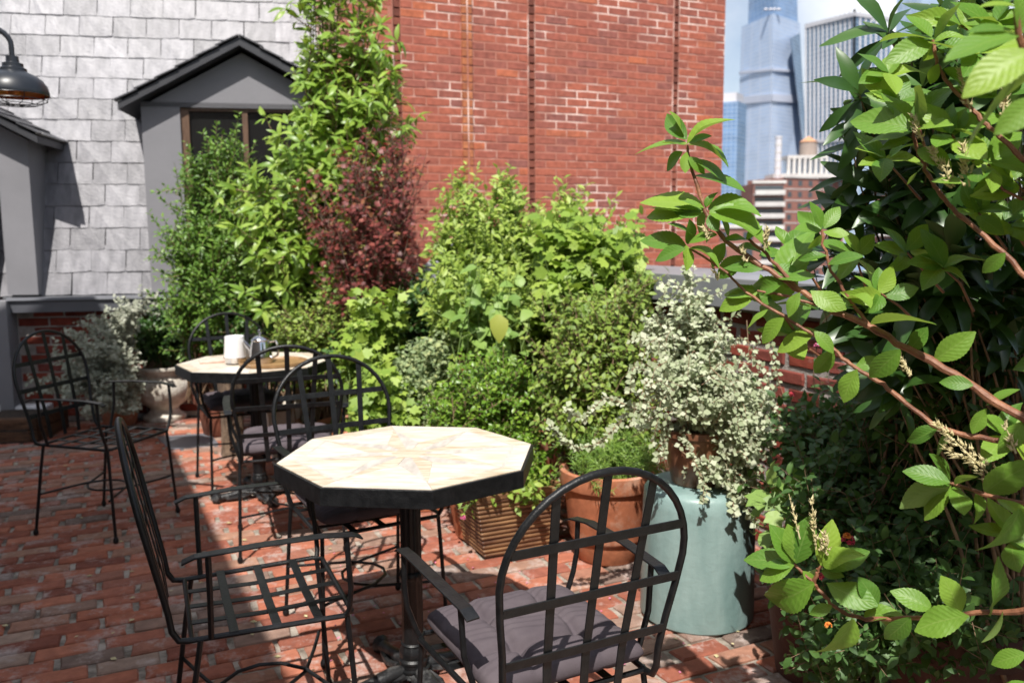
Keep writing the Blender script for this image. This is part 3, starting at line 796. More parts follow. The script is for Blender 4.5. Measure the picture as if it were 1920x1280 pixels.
# barn lamp on a gooseneck
lc = P(26, 150, 4.42)
al = float(np.dot(lc, E1)); wall_pt = lc + E1 * (bk_a + .044 * (bk_b - float(np.dot(lc, E2))) - al)
lamp = thing('barn_lamp', 'dark gooseneck barn lamp with a wire cage in front of the slates', 'lamp', (lc[0], lc[1], 2.15))
sh = [(r_ * .84, z_ * .95) for r_, z_ in [(.185, -.004), (.187, .0), (.186, .014), (.178, .045), (.155, .075), (.12, .098), (.085, .112), (.075, .118), (.074, .132), (.058, .14), (.057, .158), (.036, .166), (.034, .195), (.02, .198)]]
MB().lathe(sh, 40, cap=False).build('shade', M['lamp_paint'], lamp, smooth=True)
MB().lathe([(r - .003, z - .001) for r, z in sh[:8]] + [(.0, .108)], 40, cap=False).build('lining', M['bounce_copper'], lamp, smooth=True)
L0 = np.array((lc[0], lc[1], 2.15))
wv = wall_pt - lc; wl_ = np.linalg.norm(wv[:2]); wd = np.array((wv[0], wv[1], 0)) / wl_
pts = [(0, 0, .19), (0, 0, .24)] + [tuple(wd * (.13 - .13 * math.cos(t)) + up * (.24 + .09 * math.sin(t))) for t in np.linspace(.2, PI / 2, 7)] + [tuple(wd * x + up * z) for x, z in ((.2, .33), (wl_ * .7, .30), (wl_ - .01, .30))]
MB().tube(pts, .013, 10).build('gooseneck', M['lamp_paint'], lamp, smooth=True)
mq = MB(); mq.tube([tuple(wd * (wl_ - .02) + up * .3), tuple(wd * (wl_ + .004) + up * .3)], .055, 20); mq.build('wall_plate', M['lamp_paint'], lamp, smooth=True)
cg = MB()
for r_, z_ in ((.156, -.002), (.145, -.028), (.10, -.048)):
    cg.tube([(r_ * math.cos(t), r_ * math.sin(t), z_) for t in np.linspace(0, 2 * PI, 28, endpoint=False)], .0022, 5, closed=True)
for k in range(8):
    t = 2 * PI * k / 8; cg.tube([(r_ * math.cos(t), r_ * math.sin(t), z_) for r_, z_ in ((.156, 0), (.145, -.028), (.10, -.048), (.0, -.054))], .0022, 5)
cg.build('wire_cage', M['lamp_paint'], lamp, smooth=True)
MB().lathe([(.012, .11), (.014, .07), (.028, .045), (.033, .02), (.026, -.005), (.0, -.016)], 20, cap=False).build('bulb', M['bounce_copper'], lamp, smooth=True)

# ================================================================== TABLES
def octagon_table(label, loc, rot, group):
    t = thing('octagonal_table', label, 'table', loc, rot, group)
    R = .412
    oc = lambda r, o=0.0: [(r * math.cos(o + k * PI / 4), r * math.sin(o + k * PI / 4)) for k in range(8)]
    MB().prism(oc(R), .700, .7525).build('table_edge', M['iron'], t, bevel=.002)
    V, I, Tp = oc(.403), oc(.347), oc(.338)
    nt = oc(.135, PI / 8)
    def tile(poly, mat, z=.7548, gap=.0006):
        cx, cy = sum(p[0] for p in poly) / len(poly), sum(p[1] for p in poly) / len(poly)
        q = []
        for x, y in poly:
            d = math.hypot(x - cx, y - cy); q.append((x - (x - cx) / d * gap, y - (y - cy) / d * gap))
        MB().prism(q, .7515, z + random.uniform(-.0002, .0002)).build('inlay_tile', M[mat], t)
    for k in range(8):
        j = (k + 1) % 8
        tile([I[k], V[k], V[j], I[j]], ('stone_b', 'stone_a')[k % 2])
        tile([Tp[k], I[k], I[j], Tp[j]], 'stone_c', .7546, .0006)
        tile([Tp[k], Tp[j], nt[k]], 'stone_a')
        tile([(0, 0), Tp[k], nt[k]], 'stone_b')
        tile([(0, 0), nt[k], Tp[j]], 'stone_c')
    MB().prism(oc(.055, PI / 8), .752, .7556).build('inlay_tile', M['stone_b'], t)
    fl = lambda a, z: 1 - .09 * abs(math.sin(7 * a)) if .14 < z < .655 else (1 - .05 * abs(math.sin(5 * a)) if .085 < z < .117 else 1)
    prof = [(.001, .70), (.10, .699), (.10, .693), (.045, .685), (.038, .67), (.038, .662), (.0335, .655), (.0335, .654), (.0335, .372), (.040, .368), (.043, .358), (.040, .348), (.0345, .34), (.0345, .135), (.0345, .132), (.040, .127), (.036, .122), (.039, .116), (.046, .104), (.046, .092), (.041, .080), (.044, .076), (.047, .073), (.047, .066), (.044, .063), (.045, .050), (.054, .047), (.054, .041), (.05, .038), (.058, .024), (.001, .02)]
    MB().lathe(prof, 56, mod=fl, cap=False).build('column', M['iron'], t, smooth=True)
    for k in range(4):
        a = k * PI / 2 + .35; c, s = math.cos(a), math.sin(a)
        pts = [(.03, .038), (.08, .040), (.13, .032), (.18, .026), (.22, .024), (.245, .020)]
        b = MB()
        b.tube([(c * x, s * x, z) for x, z in pts], [.020, .024, .022, .020, .022, .020], 10)
        b.tube([(c * .215, s * .215, .022), (c * .235, s * .235, .024), (c * .262, s * .262, .016)], [.022, .033, .016], 10)
        for sd in (-1, 1):
            b.tube([(c * x - s * sd * y, s * x + c * sd * y, z) for x, y, z in ((.05, .03, .035), (.10, .04, .026), (.15, .028, .02), (.19, .018, .018))], [.010, .011, .010, .007], 6)
        b.build('foot', M['iron_worn_glint'], t, smooth=True)
    return t
TAB1 = (-.328, 2.63, 0)
t1 = octagon_table('octagonal cream stone table with star inlay nearest the camera, bare top in full sun', TAB1, 3.4152, 'octagonal tables')
TAB2 = (-1.41, 4.62, 0)
t2 = octagon_table('octagonal stone table farther back with a tray and coffee pot on it', TAB2, 3.36, 'octagonal tables')

# ================================================================== CHAIRS
def make_chair(label):
    ch = thing('iron_armchair', label, 'chair', (0, 0, 0), 0, 'black iron armchairs round the tables')
    I = M['iron']; R = .0074
    fr = MB(); zs = .445
    c = [(-.205, -.20), (-.222, .19), (-.20, .215), (.20, .215), (.222, .19), (.205, -.20)]
    fr.tube([(x, y, zs) for x, y in c], R, 8); fr.tube([(-.205, -.185, zs), (.205, -.185, zs)], R * .9, 8)
    fr.build('seat_frame', I, ch, smooth=True)
    for x in (-.105, 0, .105): MB().strap([(x, -.19, zs + .002), (x, 0, zs - .004), (x, .215, zs + .002)], (1, 0, 0), .023, .004).build('seat_strap', I, ch, bevel=.001)
    for y in (-.085, .02, .125): MB().strap([(-.215, y, zs + .006), (0, y, zs), (.215, y, zs + .006)], (0, 1, 0), .023, .004).build('seat_strap', I, ch, bevel=.001)
    def yb(z): return -.232 - .20 * max(0, z - .5)
    half_ = [(-.205, -.19, zs), (-.205, -.215, zs + .004), (-.204, -.230, zs + .03), (-.203, yb(.52), .52), (-.211, yb(.60), .60), (-.224, yb(.68), .68), (-.232, yb(.75), .75)]
    arch = [(-.232 * math.cos(t), yb(.755 + .215 * math.sin(t)), .755 + .215 * math.sin(t)) for t in np.linspace(.15, PI - .15, 19)]
    MB().tube(half_ + arch + [(-x, y, z) for x, y, z in half_[::-1]], .0082, 10).build('back_loop', I, ch, smooth=True)
    def wid(z):
        if z > .755: return .232 * math.sqrt(max(0, 1 - ((z - .755) / .215) ** 2))
        return float(np.interp(z, (.45, .52, .60, .68, .75), (.204, .203, .211, .224, .232)))
    for x in (-.112, 0, .112):
        zt = .755 + .215 * math.sqrt(1 - (x * 1.08 / .232) ** 2) - .004
        MB().strap([(x * (.82 + .26 * (z - .45) / .5), yb(z) + .004 * 0, z) for z in np.linspace(zs + .004, zt, 6)], (1, 0, 0), .021, .004).build('back_strap', I, ch, bevel=.001)
    for z in (.575, .70, .825): MB().strap([(x, yb(z) - .005, z) for x in (-wid(z) + .004, 0, wid(z) - .004)], (0, .2, -1), .021, .004).build('back_strap', I, ch, bevel=.001)
    for s in (-1, 1):
        MB().strap([(s * .252, -.20, .664), (s * .255, -.17, .676), (s * .262, -.02, .684), (s * .262, .14, .684), (s * .256, .215, .674), (s * .254, .235, .664)], (1, 0, 0), .032, .005).build('armrest', I, ch, bevel=.0015)
        MB().tube([(s * .255, -.14, .676), (s * .248, -.14, .56), (s * .215, -.14, .455), (s * .212, -.14, zs)], R, 8).build('arm_post', I, ch, smooth=True)
        MB().tube([(s * .258, .195, .676), (s * .258, .20, .585), (s * .250, .205, .53), (s * .226, .205, .465), (s * .216, .20, zs)], R, 8).build('arm_post', I, ch, smooth=True)
        for y0, y1 in ((.20, .228), (-.165, -.232)):
            MB().tube([(s * .213, y0, zs), (s * .218, y0 + (y1 - y0) * .3, .33), (s * .23, y1, .012)], R, 8).tube([(s * .2302, y1, .03), (s * .2305, y1, .018), (s * .2305, y1, .008), (s * .2305, y1, .0)], [.008, .0125, .0125, .008], 10).build('leg', I, ch, smooth=True)
        st = [(s * .224, -.2, .2), (s * .12, -.165, .2), (s * .0, -.12, .2), (-s * .062, -.06, .2), (-s * .078, 0, .2), (-s * .062, .06, .2), (s * 0, .12, .2), (s * .12, .165, .2), (s * .224, .2, .2)]
        pts = []
        for i in range(len(st) - 1):
            for f in (0, .5): pts.append(tuple((1 - f) * np.array(st[i]) + f * np.array(st[i + 1]) + np.array((0, 0, .004 * s))))
        MB().tube(pts + [st[-1]], .0055, 8).build('stretcher', I, ch, smooth=True)
    return ch
def yaw(fx, fy): return math.atan2(-fx, fy)
spots = [((-2.04, 4.17), (.965, -.26), 'black iron armchair standing apart in the shade before the white stone block', 0),
         ((-1.58, 4.90), (.5, -.87), 'black iron armchair on the far side of the tray table, arched back to the hedge', 1),
         ((-1.06, 3.92), (-.30, .95), 'black iron armchair drawn up to the tray table with its back to the camera', 1),
         ((-.554, 3.02), (.505, -.863), 'black iron armchair behind the bare sunlit table, facing the camera across it', 1),
         ((-.71, 2.27), (.917, .395), 'black iron armchair seen side-on at the near table, strap seat bare over sunlit bricks', 0),
         ((.042, 1.925), (-.45, .893), 'large black iron armchair nearest the teal pot, back to the camera, with purple grey cushion', 1)]
proto = make_chair(spots[0][2]); tbl = child_table()
clab = {1: 'dark grey seat cushion on the chair behind the tray table', 2: 'dark grey cushion on the chair with its back to us at the tray table', 3: 'dark grey seat cushion half hidden under the edge of the bare table', 5: 'tufted purple grey seat cushion striped by the shadow of its chair back'}
def cushion_mesh():
    n = 72; V, Fs = [], []
    tufts = [(x, y) for x in (-.085, .085) for y in (-.085, .085)]
    for side in (1, -1):
        for i in range(n + 1):
            for j in range(n + 1):
                u, v = -1 + 2 * i / n, -1 + 2 * j / n
                k = 1 - .03 * (1 - v * v) * abs(u) ** 3 - .06 * (abs(u * v)) ** 6; k2 = 1 - .03 * (1 - u * u) * abs(v) ** 3 - .06 * (abs(u * v)) ** 6
                x, y = .208 * u * k, .208 * v * k2
                e = max(0, (1 - abs(u) ** 5)) ** .42 * max(0, (1 - abs(v) ** 5)) ** .42
                h = .040 * e
                for tx, ty in tufts:
                    d = math.hypot(x - tx, y - ty); h -= .033 * math.exp(-(d / .026) ** 2) * e
                    an = math.atan2(y - ty, x - tx); h -= .011 * max(0, math.cos(2 * an)) ** 6 * math.exp(-((d - .045) / .032) ** 2) * e
                    h -= .009 * max(0, math.cos(2 * an + PI)) ** 6 * math.exp(-((d - .045) / .032) ** 2) * e
                gx, gy = math.exp(-((abs(x) - .085) / .011) ** 2), math.exp(-((abs(y) - .085) / .011) ** 2)
                h -= .009 * max(gx, gy) * e
                h += .003 * math.sin(46 * x + 13 * math.sin(21 * y)) * e * .6
                V.append((x, y, .036 + side * h * (1 if side > 0 else .75)))
    m = (n + 1) ** 2
    for s in (0, 1):
        for i in range(n):
            for j in range(n):
                o = s * m + i * (n + 1) + j; f = (o, o + n + 1, o + n + 2, o + 1); Fs.append(f if s == 0 else f[::-1])
    b = [i * (n + 1) for i in range(n + 1)] + [n * (n + 1) + j for j in range(1, n + 1)] + [i * (n + 1) + n for i in range(n - 1, -1, -1)] + list(range(n - 1, 0, -1))
    me = mesh('cushion', V, Fs, M['cushion'], True)
    bm = bmesh.new(); bm.from_mesh(me); bmesh.ops.remove_doubles(bm, verts=bm.verts, dist=.0004); bmesh.ops.recalc_face_normals(bm, faces=bm.faces); bm.to_mesh(me); bm.free()
    return me
cmesh = cushion_mesh()
for i, ((x, y), (fx, fy), lab, cu) in enumerate(spots):
    o = proto if i == 0 else copy_tree(proto, tbl)
    k = 1.005 if i == 5 else 1.0
    o.location = (x, y, 0); o.rotation_euler = (0, 0, yaw(fx, fy)); o.scale = (.95 if i == 5 else 1, 1, k); o['label'] = lab
    if cu:
        c = link('seat_cushion', cmesh, None); f = np.array((fx, fy)) / math.hypot(fx, fy)
        c.location = (x + f[0] * .005, y + f[1] * .005, .4545 * k); c.scale = (.97 if i == 5 else 1, 1, k); c.rotation_euler = (0, 0, yaw(fx, fy) + random.uniform(-.04, .04))
        tag(c, clab[i], 'cushion', 'seat cushions')

# ================================================================== ON THE FAR TABLE
ZT = .7556
tr = P(512, 668, 4.52); TR = (tr[0], tr[1], ZT)
tray = thing('round_tray', 'round wooden serving tray on the far table', 'tray', TR)
MB().lathe([(.001, 0), (.168, 0), (.175, .004), (.178, .018), (.172, .019), (.166, .008), (.001, .007)], 48, cap=False).build('tray_body', M['tray_wood'], tray, smooth=True)
def on_tray(px, py_d): 
    p = P(px, 668, 4.52 + py_d); return (p[0], p[1], ZT + .0075)
pot = thing('coffee_pot', 'polished steel coffee pot on the tray', 'coffee pot', on_tray(489, .0))
pot.scale = (1.3, 1.3, 1.18)
MB().lathe([(.001, 0), (.046, 0), (.049, .005), (.046, .04), (.040, .085), (.036, .10), (.038, .104), (.036, .11), (.022, .122), (.006, .128), (.004, .134), (.010, .140), (.010, .148), (.001, .153)], 32, cap=False).build('body', M['steel'], pot, smooth=True)
MB().tube([(.036, 0, .095), (.065, 0, .10), (.075, 0, .07), (.07, 0, .035), (.045, 0, .02)], .005, 8).build('handle', M['steel'], pot, smooth=True)
MB().tube([(-.038, 0, .06), (-.058, 0, .085), (-.068, 0, .10)], [.012, .008, .006], 8).build('spout', M['steel'], pot, smooth=True)
cup = on_tray(441, .02)
c = MB().lathe([(.001, .0), (.057, 0), (.058, .003), (.050, .112), (.049, .113), (.047, .110), (.054, .006), (.001, .005)], 40, cap=False).build('lamp_shade_cup', M['white_china'], None, smooth=True)
c.name = 'white_holder'; c.location = (cup[0], cup[1], ZT + .0075 + .03); tag(c, 'tapered white holder standing on the glass dish on the tray', 'holder')
gl = MB().lathe([(.001, 0), (.052, 0), (.060, .022), (.062, .030), (.058, .030), (.054, .022), (.001, .024)], 32, cap=False).build('shiny_dish', M['steel'], None, smooth=True)
gl.location = (cup[0], cup[1], ZT + .0075); tag(gl, 'small shiny dish under the white holder on the tray', 'dish')
mk = MB().lathe([(.001, 0), (.026, 0), (.028, .004), (.030, .075), (.027, .075), (.025, .006), (.001, .005)], 24, cap=False).build('milk_jug', M['white_china'], None, smooth=True)
q = on_tray(463, .09); mk.location = q; tag(mk, 'small white jug between the holder and coffee pot', 'jug')
q = P(400, 668, 4.62); nk = MB().box((0, 0, .006), (.15, .11, .012)).build('folded_napkin', M['napkin'], None, bevel=.004)
nk.location = (q[0], q[1], ZT); nk.rotation_euler = (0, 0, .4); tag(nk, 'folded pale pink napkin beside the tray', 'napkin')

# ================================================================== POTS
def pot_lathe(name, label, prof, mat, loc, n=40, group=None, soil=None, rz=0, mod=None, cat='plant pot'):
    t = thing(name, label, cat, tuple(loc), rz, group)
    MB().lathe(prof, n, cap=False, mod=mod).build('pot_body', M[mat], t, smooth=True)
    if soil: MB().lathe([(.001, soil[1]), (soil[0], soil[1]), (soil[0], soil[1] - .02)], 24, cap=False).build('soil', M['soil'], t)
    return t
tc = (.70, 3.12, 0)
pot_lathe('teal_drum', 'teal painted drum shaped pot standing upside down behind the near chair', [(.001, 0), (.205, 0), (.211, .006), (.213, .03), (.210, .30), (.207, .44), (.203, .485), (.19, .502), (.17, .507), (.001, .508)], 'teal', tc, 64)
bp = (.69, 3.12, .5085)
pot_lathe('glazed_pot', 'dark brown glazed pot on top of the teal drum', [(.001, 0), (.085, 0), (.092, .006), (.112, .10), (.128, .185), (.136, .19), (.136, .212), (.122, .214), (.115, .19), (.001, .188)], 'brown_glaze', bp, 40, soil=(.116, .192))
tpt = (.425, 3.70, 0)
pot_lathe('terracotta_pot', 'large round terracotta pot with moulded bands behind the near chair', [(.001, 0), (.135, 0), (.14, .006), (.155, .09), (.165, .095), (.172, .11), (.170, .125), (.176, .14), (.198, .33), (.212, .335), (.217, .35), (.217, .405), (.208, .412), (.195, .408), (.19, .37), (.001, .365)], 'terracotta', tpt, 56, soil=(.192, .375))
# ribbed square planter: frustum walls built of stacked ribs
rp0 = G(910, 1046); RPc = rp0 + E1 * .155 + E2 * .155
rpl = thing('ribbed_planter', 'square flared clay planter with ribbed sides below the bare table', 'planter', tuple(RPc), A_ANG)
H_, r0_, r1_ = .285, .155, .215
m = MB(); nr = 13
for k in range(nr):
    z0_, z1_ = H_ * k / nr, H_ * (k + 1) / nr; zm = (z0_ + z1_) / 2
    w0_, w1_ = r0_ + (r1_ - r0_) * k / nr, r0_ + (r1_ - r0_) * (k + 1) / nr
    rings = [(w0_, z0_ + .001), ((w0_ + w1_) / 2 + .006, z0_ + .35 * (z1_ - z0_)), ((w0_ + w1_) / 2 + .006, z0_ + .65 * (z1_ - z0_)), (w1_, z1_)]
    V = [(x * w, y * w, z) for w, z in rings for x, y in ((-1, -1), (1, -1), (1, 1), (-1, 1))]
    Fs = [(l * 4 + i, l * 4 + (i + 1) % 4, l * 4 + 4 + (i + 1) % 4, l * 4 + 4 + i) for l in range(3) for i in range(4)]
    if k == 0: Fs.append((3, 2, 1, 0))
    m.add(V, Fs)
m.build('ribbed_wall', M['ribbed'], rpl, bevel=.004)
m = MB()
for k in range(4):
    a = k * PI / 2; ex = np.array((math.cos(a), math.sin(a), 0)); ey = np.array((-math.sin(a), math.cos(a), 0))
    m.fbox(ex * (r1_ - .016) - ey * (r1_ + .006 if k % 2 == 0 else r1_ - .016) + up * (H_ - .004), ex * .022, ey * 2 * (r1_ + .006 if k % 2 == 0 else r1_ - .016), up * .026)
m.build('rim', M['ribbed'], rpl, bevel=.004)
MB().box((0, 0, H_ - .03), (2 * r1_ - .04, 2 * r1_ - .04, .02)).build('soil', M['soil'], rpl)
# urn with swags
up_ = G(300, 790); UR = (up_[0], up_[1] + .1, 0)
swag = lambda a, z: 1 + (.025 * math.sin(6 * a + 26 * z) if .16 < z < .33 else 0) + (.014 * math.sin(26 * a) if .34 < z < .42 else 0)
pot_lathe('stone_urn', 'white carved stone urn beside the silver foliage at the house wall', [(.001, 0), (.155, 0), (.16, .01), (.16, .035), (.13, .05), (.115, .065), (.105, .09), (.12, .11), (.165, .14), (.205, .19), (.225, .25), (.222, .30), (.20, .34), (.185, .355), (.19, .37), (.215, .40), (.228, .412), (.228, .43), (.20, .432), (.185, .40), (.001, .39)], 'white_stone', UR, 72, soil=(.186, .405), mod=swag, cat='urn')
# pots behind the far table
def at_g(px, py, dy=0): q = G(px, py); return (q[0], q[1] + dy, 0)
cp = thing('cream_planter', 'square cream planter on the bricks behind the tray table chairs', 'planter', (-1.42, 5.27, 0), .35)
m = MB(); m.add([(s * x, s2 * x, z) for x, z in ((.095, 0), (.13, .40), (.112, .40), (.108, .36)) for s, s2 in ((-1, -1), (1, -1), (1, 1), (-1, 1))], [(l * 4 + i, l * 4 + (i + 1) % 4, l * 4 + 4 + (i + 1) % 4, l * 4 + 4 + i) for l in range(3) for i in range(4)] + [(3, 2, 1, 0), (12, 13, 14, 15)])
m.build('pot_body', M['white_pot'], cp, bevel=.008)
tprof = lambda s: [(.001, 0), (.11 * s, 0), (.115 * s, .005), (.15 * s, .2 * s), (.165 * s, .205 * s), (.168 * s, .25 * s), (.158 * s, .255 * s), (.145 * s, .23 * s), (.001, .225 * s)]
for (px, py, s, lab) in ((-.93, 4.86, 1.4, 'terracotta pot right of the cream planter behind the arched chair backs'), (-1.12, 5.16, 1.25, 'smaller terracotta pot in shadow behind the cream planter')):
    pot_lathe('terracotta_pot', lab, tprof(s), 'terracotta', (px, py, 0), 40, soil=(.143 * s, .235 * s))
q = (-1.86, 5.55, 0)
ws = MB().lathe([(.085, 0), (.078, .05), (.07, .25), (.075, .50), (.001, .505)], 18, mod=lambda a, z: 1 + .08 * math.sin(5 * a + 4 * z) + .05 * math.sin(11 * a), cap=False).build('tree_stump', M['bark'], None, smooth=True)
ws.location = q; tag(ws, 'upright bark covered stump under the far chair', 'stump')
q = at_g(572, 760, .05)
wsb = MB().fbox((-.12, -.02, 0), (.24, 0, 0), (.02, .05, 0), (-.09, .06, .42)).build('leaning_slab', M['white_pot'], None, bevel=.01)
wsb.location = q; tag(wsb, 'pale stone slab leaning behind the tray table', 'stone slab')
# terracotta pots in the right corner, shade put into their dark colour
for (x, y, s, lab) in ((1.0, 2.66, 1.15, 'tall dark terracotta pot in deep shade right of the teal drum'), (1.22, 2.22, 1.2, 'dark terracotta pot in deep shade under the overhanging branch'), (1.4, 2.9, 1.2, 'terracotta pot in shade behind the pink flowered undergrowth')):
    pot_lathe('terracotta_pot', lab, [(r, z * 1.35) for r, z in tprof(s)], 'shaded_terracotta', (x, y, 0), 40, soil=(.143 * s, .235 * s * 1.35))

# ================================================================== SKYLINE
def curtain(name, glass, band, fh, bw, vw=None, vband=.1, rough=.18, spec=.7, var=.12):
    m = bpy.data.materials.new(name); nt, N, L, b = nodes_of(m)
    pos = N.new('ShaderNodeNewGeometry').outputs['Position']; sp = N.new('ShaderNodeSeparateXYZ'); L.new(pos, sp.inputs[0])
    k = mathn(nt, 'LESS_THAN', mathn(nt, 'FRACT', mathn(nt, 'DIVIDE', sp.outputs[2], fh)), bw)
    if vw: k = mathn(nt, 'MAXIMUM', k, mathn(nt, 'LESS_THAN', mathn(nt, 'FRACT', mathn(nt, 'DIVIDE', mathn(nt, 'ADD', sp.outputs[0], mathn(nt, 'MULTIPLY', sp.outputs[1], .7)), vw)), vband))
    g = ramp(nt, noise(nt, .045, 5, stretch=(1, 1, 2.2)), [(.38, tuple(x * (1 - var * 2) for x in glass)), (.6, tuple(min(1, x * (1 + var)) for x in glass))])
    L.new(mix(nt, k, g, band), b.inputs['Base Color']); b.inputs['Roughness'].default_value = rough; b.inputs['Specular IOR Level'].default_value = spec
    return m
M['glass_a'] = curtain('haze_pale_curtain_wall', (.40, .50, .67), (.50, .56, .68), 4.2, .25, 7.0, .12, var=.05)  # tower glass is paled, putting distance haze into its colours
M['glass_b'] = curtain('dark_curtain_wall', (.12, .19, .28), (.24, .31, .39), 4.0, .25, None)
M['glass_c'] = curtain('sky_curtain_wall', (.32, .44, .60), (.44, .53, .64), 4.0, .2, 4.0, .12)
M['glass_d'] = curtain('blue_curtain_wall', (.16, .27, .46), (.27, .36, .50), 4.0, .2, 3.0, .15)
M['band_a'] = pm('pale_lilac_band', (.47, .50, .60), (.52, .55, .64), .05, rough=.4)
M['fin'] = pm('pale_fins', (.56, .55, .58), (.62, .61, .63), .05, rough=.6)
M['apt_brick'] = curtain('apartment_brick', (.27, .125, .10), (.30, .15, .12), .6, .25, None, rough=.9, spec=.2, var=.10)
M['apt_concrete'] = pm('balcony_concrete', (.52, .49, .47), (.62, .60, .57), .4, rough=.9)
M['tank_wood'] = pm('tank_staves', (.24, .19, .16), (.36, .29, .25), 3, rough=.9, stretch=(6, 6, .2))
M['tank_roof'] = pm('tank_roof', (.45, .22, .12), (.55, .29, .16), 1, rough=.8)
def ring_tower(name, label, rings, mat, cat='skyscraper', base=None):
    """rings: list of [(x, y, z)...] polygons from bottom to top"""
    b0 = np.array(rings[0]).mean(0); t = thing(name, label, cat, (b0[0], b0[1], -24))
    V = [np.array(p) - np.array((b0[0], b0[1], -24)) for r in rings for p in r]; n = len(rings[0]); Fs = []
    for l in range(len(rings) - 1): Fs += [(l * n + i, l * n + (i + 1) % n, l * n + n + (i + 1) % n, l * n + n + i) for i in range(n)]
    Fs += [tuple(range(n))[::-1], tuple(range((len(rings) - 1) * n, len(rings) * n))]
    MB().add(V, Fs).build('tower_body', M[mat], t)
    return t, np.array((b0[0], b0[1], -24))
def quadplan(pxs, py, Ys, back):
    """three seen corners (left, near, right) at a pixel height, plus a back corner"""
    pts = [P(x, py_, Y) for x, py_, Y in zip(pxs, py if isinstance(py, (list, tuple)) else [py] * 3, Ys)]
    z = pts[1][2]; pts = [np.array((p[0], p[1], z)) for p in pts]
    c = pts[0] + pts[2] - pts[1]; return pts + [c]
def low(r, z=-24): return [np.array((p[0], p[1], z)) for p in r]
YA = (1000, 940, 985)
ra_top = quadplan((1391, 1449, 1501), 25, YA, 0); ra_mid = quadplan((1386, 1447, 1505), 180, YA, 0); ra_lo = quadplan((1378, 1440, 1516), 430, YA, 0)
ta, b0 = ring_tower('glass_tower', 'tall tapering blue glass skyscraper with a narrower upper shaft rising out of the picture', [low(ra_lo), ra_lo, ra_mid, ra_top], 'glass_a')
up_r = quadplan((1403, 1452, 1497), 27, (1000, 950, 985), 0); up_t = quadplan((1408, 1452, 1492), -150, (1000, 950, 985), 0)
up_r = [p - np.array((0, 0, 4)) for p in up_r]
V = [np.array(p) - b0 for p in up_r + up_t]
MB().add(V, [(0, 1, 5, 4), (1, 2, 6, 5), (2, 3, 7, 6), (3, 0, 4, 7), (4, 5, 6, 7)]).build('upper_shaft', M['glass_d'], ta)
def facequad(t, b0, name, mat, corners, Y, thick=3):
    Q = [P(x, y, yy) for (x, y), yy in zip(corners, Y)]
    V = [q - b0 for q in Q] + [q - b0 + np.array((0, thick, 0)) for q in Q]; n = len(Q)
    return MB().add(V, [tuple(range(n)), tuple(range(2 * n - 1, n - 1, -1))] + [(i, i + n, (i + 1) % n + n, (i + 1) % n) for i in range(n)]).build(name, M[mat], t)
facequad(ta, b0, 'angled_glass_face', 'glass_b', [(1483, 72), (1500, 62), (1514, 300), (1510, 300)], (948, 978, 978, 958))
for yb_, h in ((176, 14), (128, 5)):
    facequad(ta, b0, 'plant_floor_band', 'band_a', [(1387, yb_ + 6), (1447.5, yb_), (1447.5, yb_ + h), (1387, yb_ + h + 6)], (995, 938, 938, 995))
    facequad(ta, b0, 'plant_floor_band', 'band_a', [(1448, yb_), (1504, yb_ + 4), (1504.5, yb_ + h + 4), (1448, yb_ + h)], (938, 982, 982, 938))
for x in (1436, 1445, 1452, 1460): 
    q = P(x, 20, 944) - b0; MB().lathe([(.1, 0), (3.0, .5), (1.6, 1.4), (1.2, 2.2), (.1, 2.4)], 10, c=tuple(q), cap=False).build('roof_plant', M['fin'], ta, smooth=True)
YB = (800, 745, 800)
rb_t = quadplan((1512, 1602, 1672), 25, YB, 0); rb_l = quadplan((1513, 1601, 1668), 430, YB, 0)
tb, b0 = ring_tower('finned_tower', 'dark glass skyscraper striped by pale vertical fins', [low(rb_l), rb_l, rb_t], 'glass_b')
for (i, j, n) in ((0, 1, 11), (1, 2, 7)):
    for k in range(n + 1):
        f = k / n; lo_ = np.array(rb_l[i]) * (1 - f) + np.array(rb_l[j]) * f; hi_ = np.array(rb_t[i]) * (1 - f) + np.array(rb_t[j]) * f
        lo_[2] = -24; w = .8 if k in (0, n) else .55
        MB().add([lo_ - b0 + np.array(o) for o in ((-w, -.6, 0), (w, -.6, 0), (w, 1, 0), (-w, 1, 0))] + [hi_ - b0 + np.array(o) for o in ((-w, -.6, 3), (w, -.6, 3), (w, 1, 3), (-w, 1, 3))],
                 [(0, 1, 5, 4), (1, 2, 6, 5), (2, 3, 7, 6), (3, 0, 4, 7), (4, 5, 6, 7)]).build('fin', M['fin'], tb)
for yb_, h in ((258, 5),):
    facequad(tb, b0, 'floor_band', 'fin', [(1512, yb_ + 6), (1601.5, yb_), (1601.5, yb_ + h), (1512, yb_ + h + 6)], (798, 742, 742, 798))
    facequad(tb, b0, 'floor_band', 'fin', [(1602, yb_), (1669, yb_ + 5), (1669, yb_ + h + 5), (1602, yb_ + h)], (742, 797, 797, 742))
facequad(tb, b0, 'crown_band', 'fin', [(1511, 45), (1602, 23), (1602, 30), (1511, 53)], (799, 743, 743, 799)); facequad(tb, b0, 'crown_band', 'fin', [(1602, 23), (1673, 33), (1673, 40), (1602, 30)], (743, 799, 799, 743))
q = P(1614, 20, 770) - b0; MB().tube([tuple(q - np.array((0, 0, 5))), tuple(q + np.array((0, 0, 4)))], .5, 6).build('mast', M['fin'], tb)
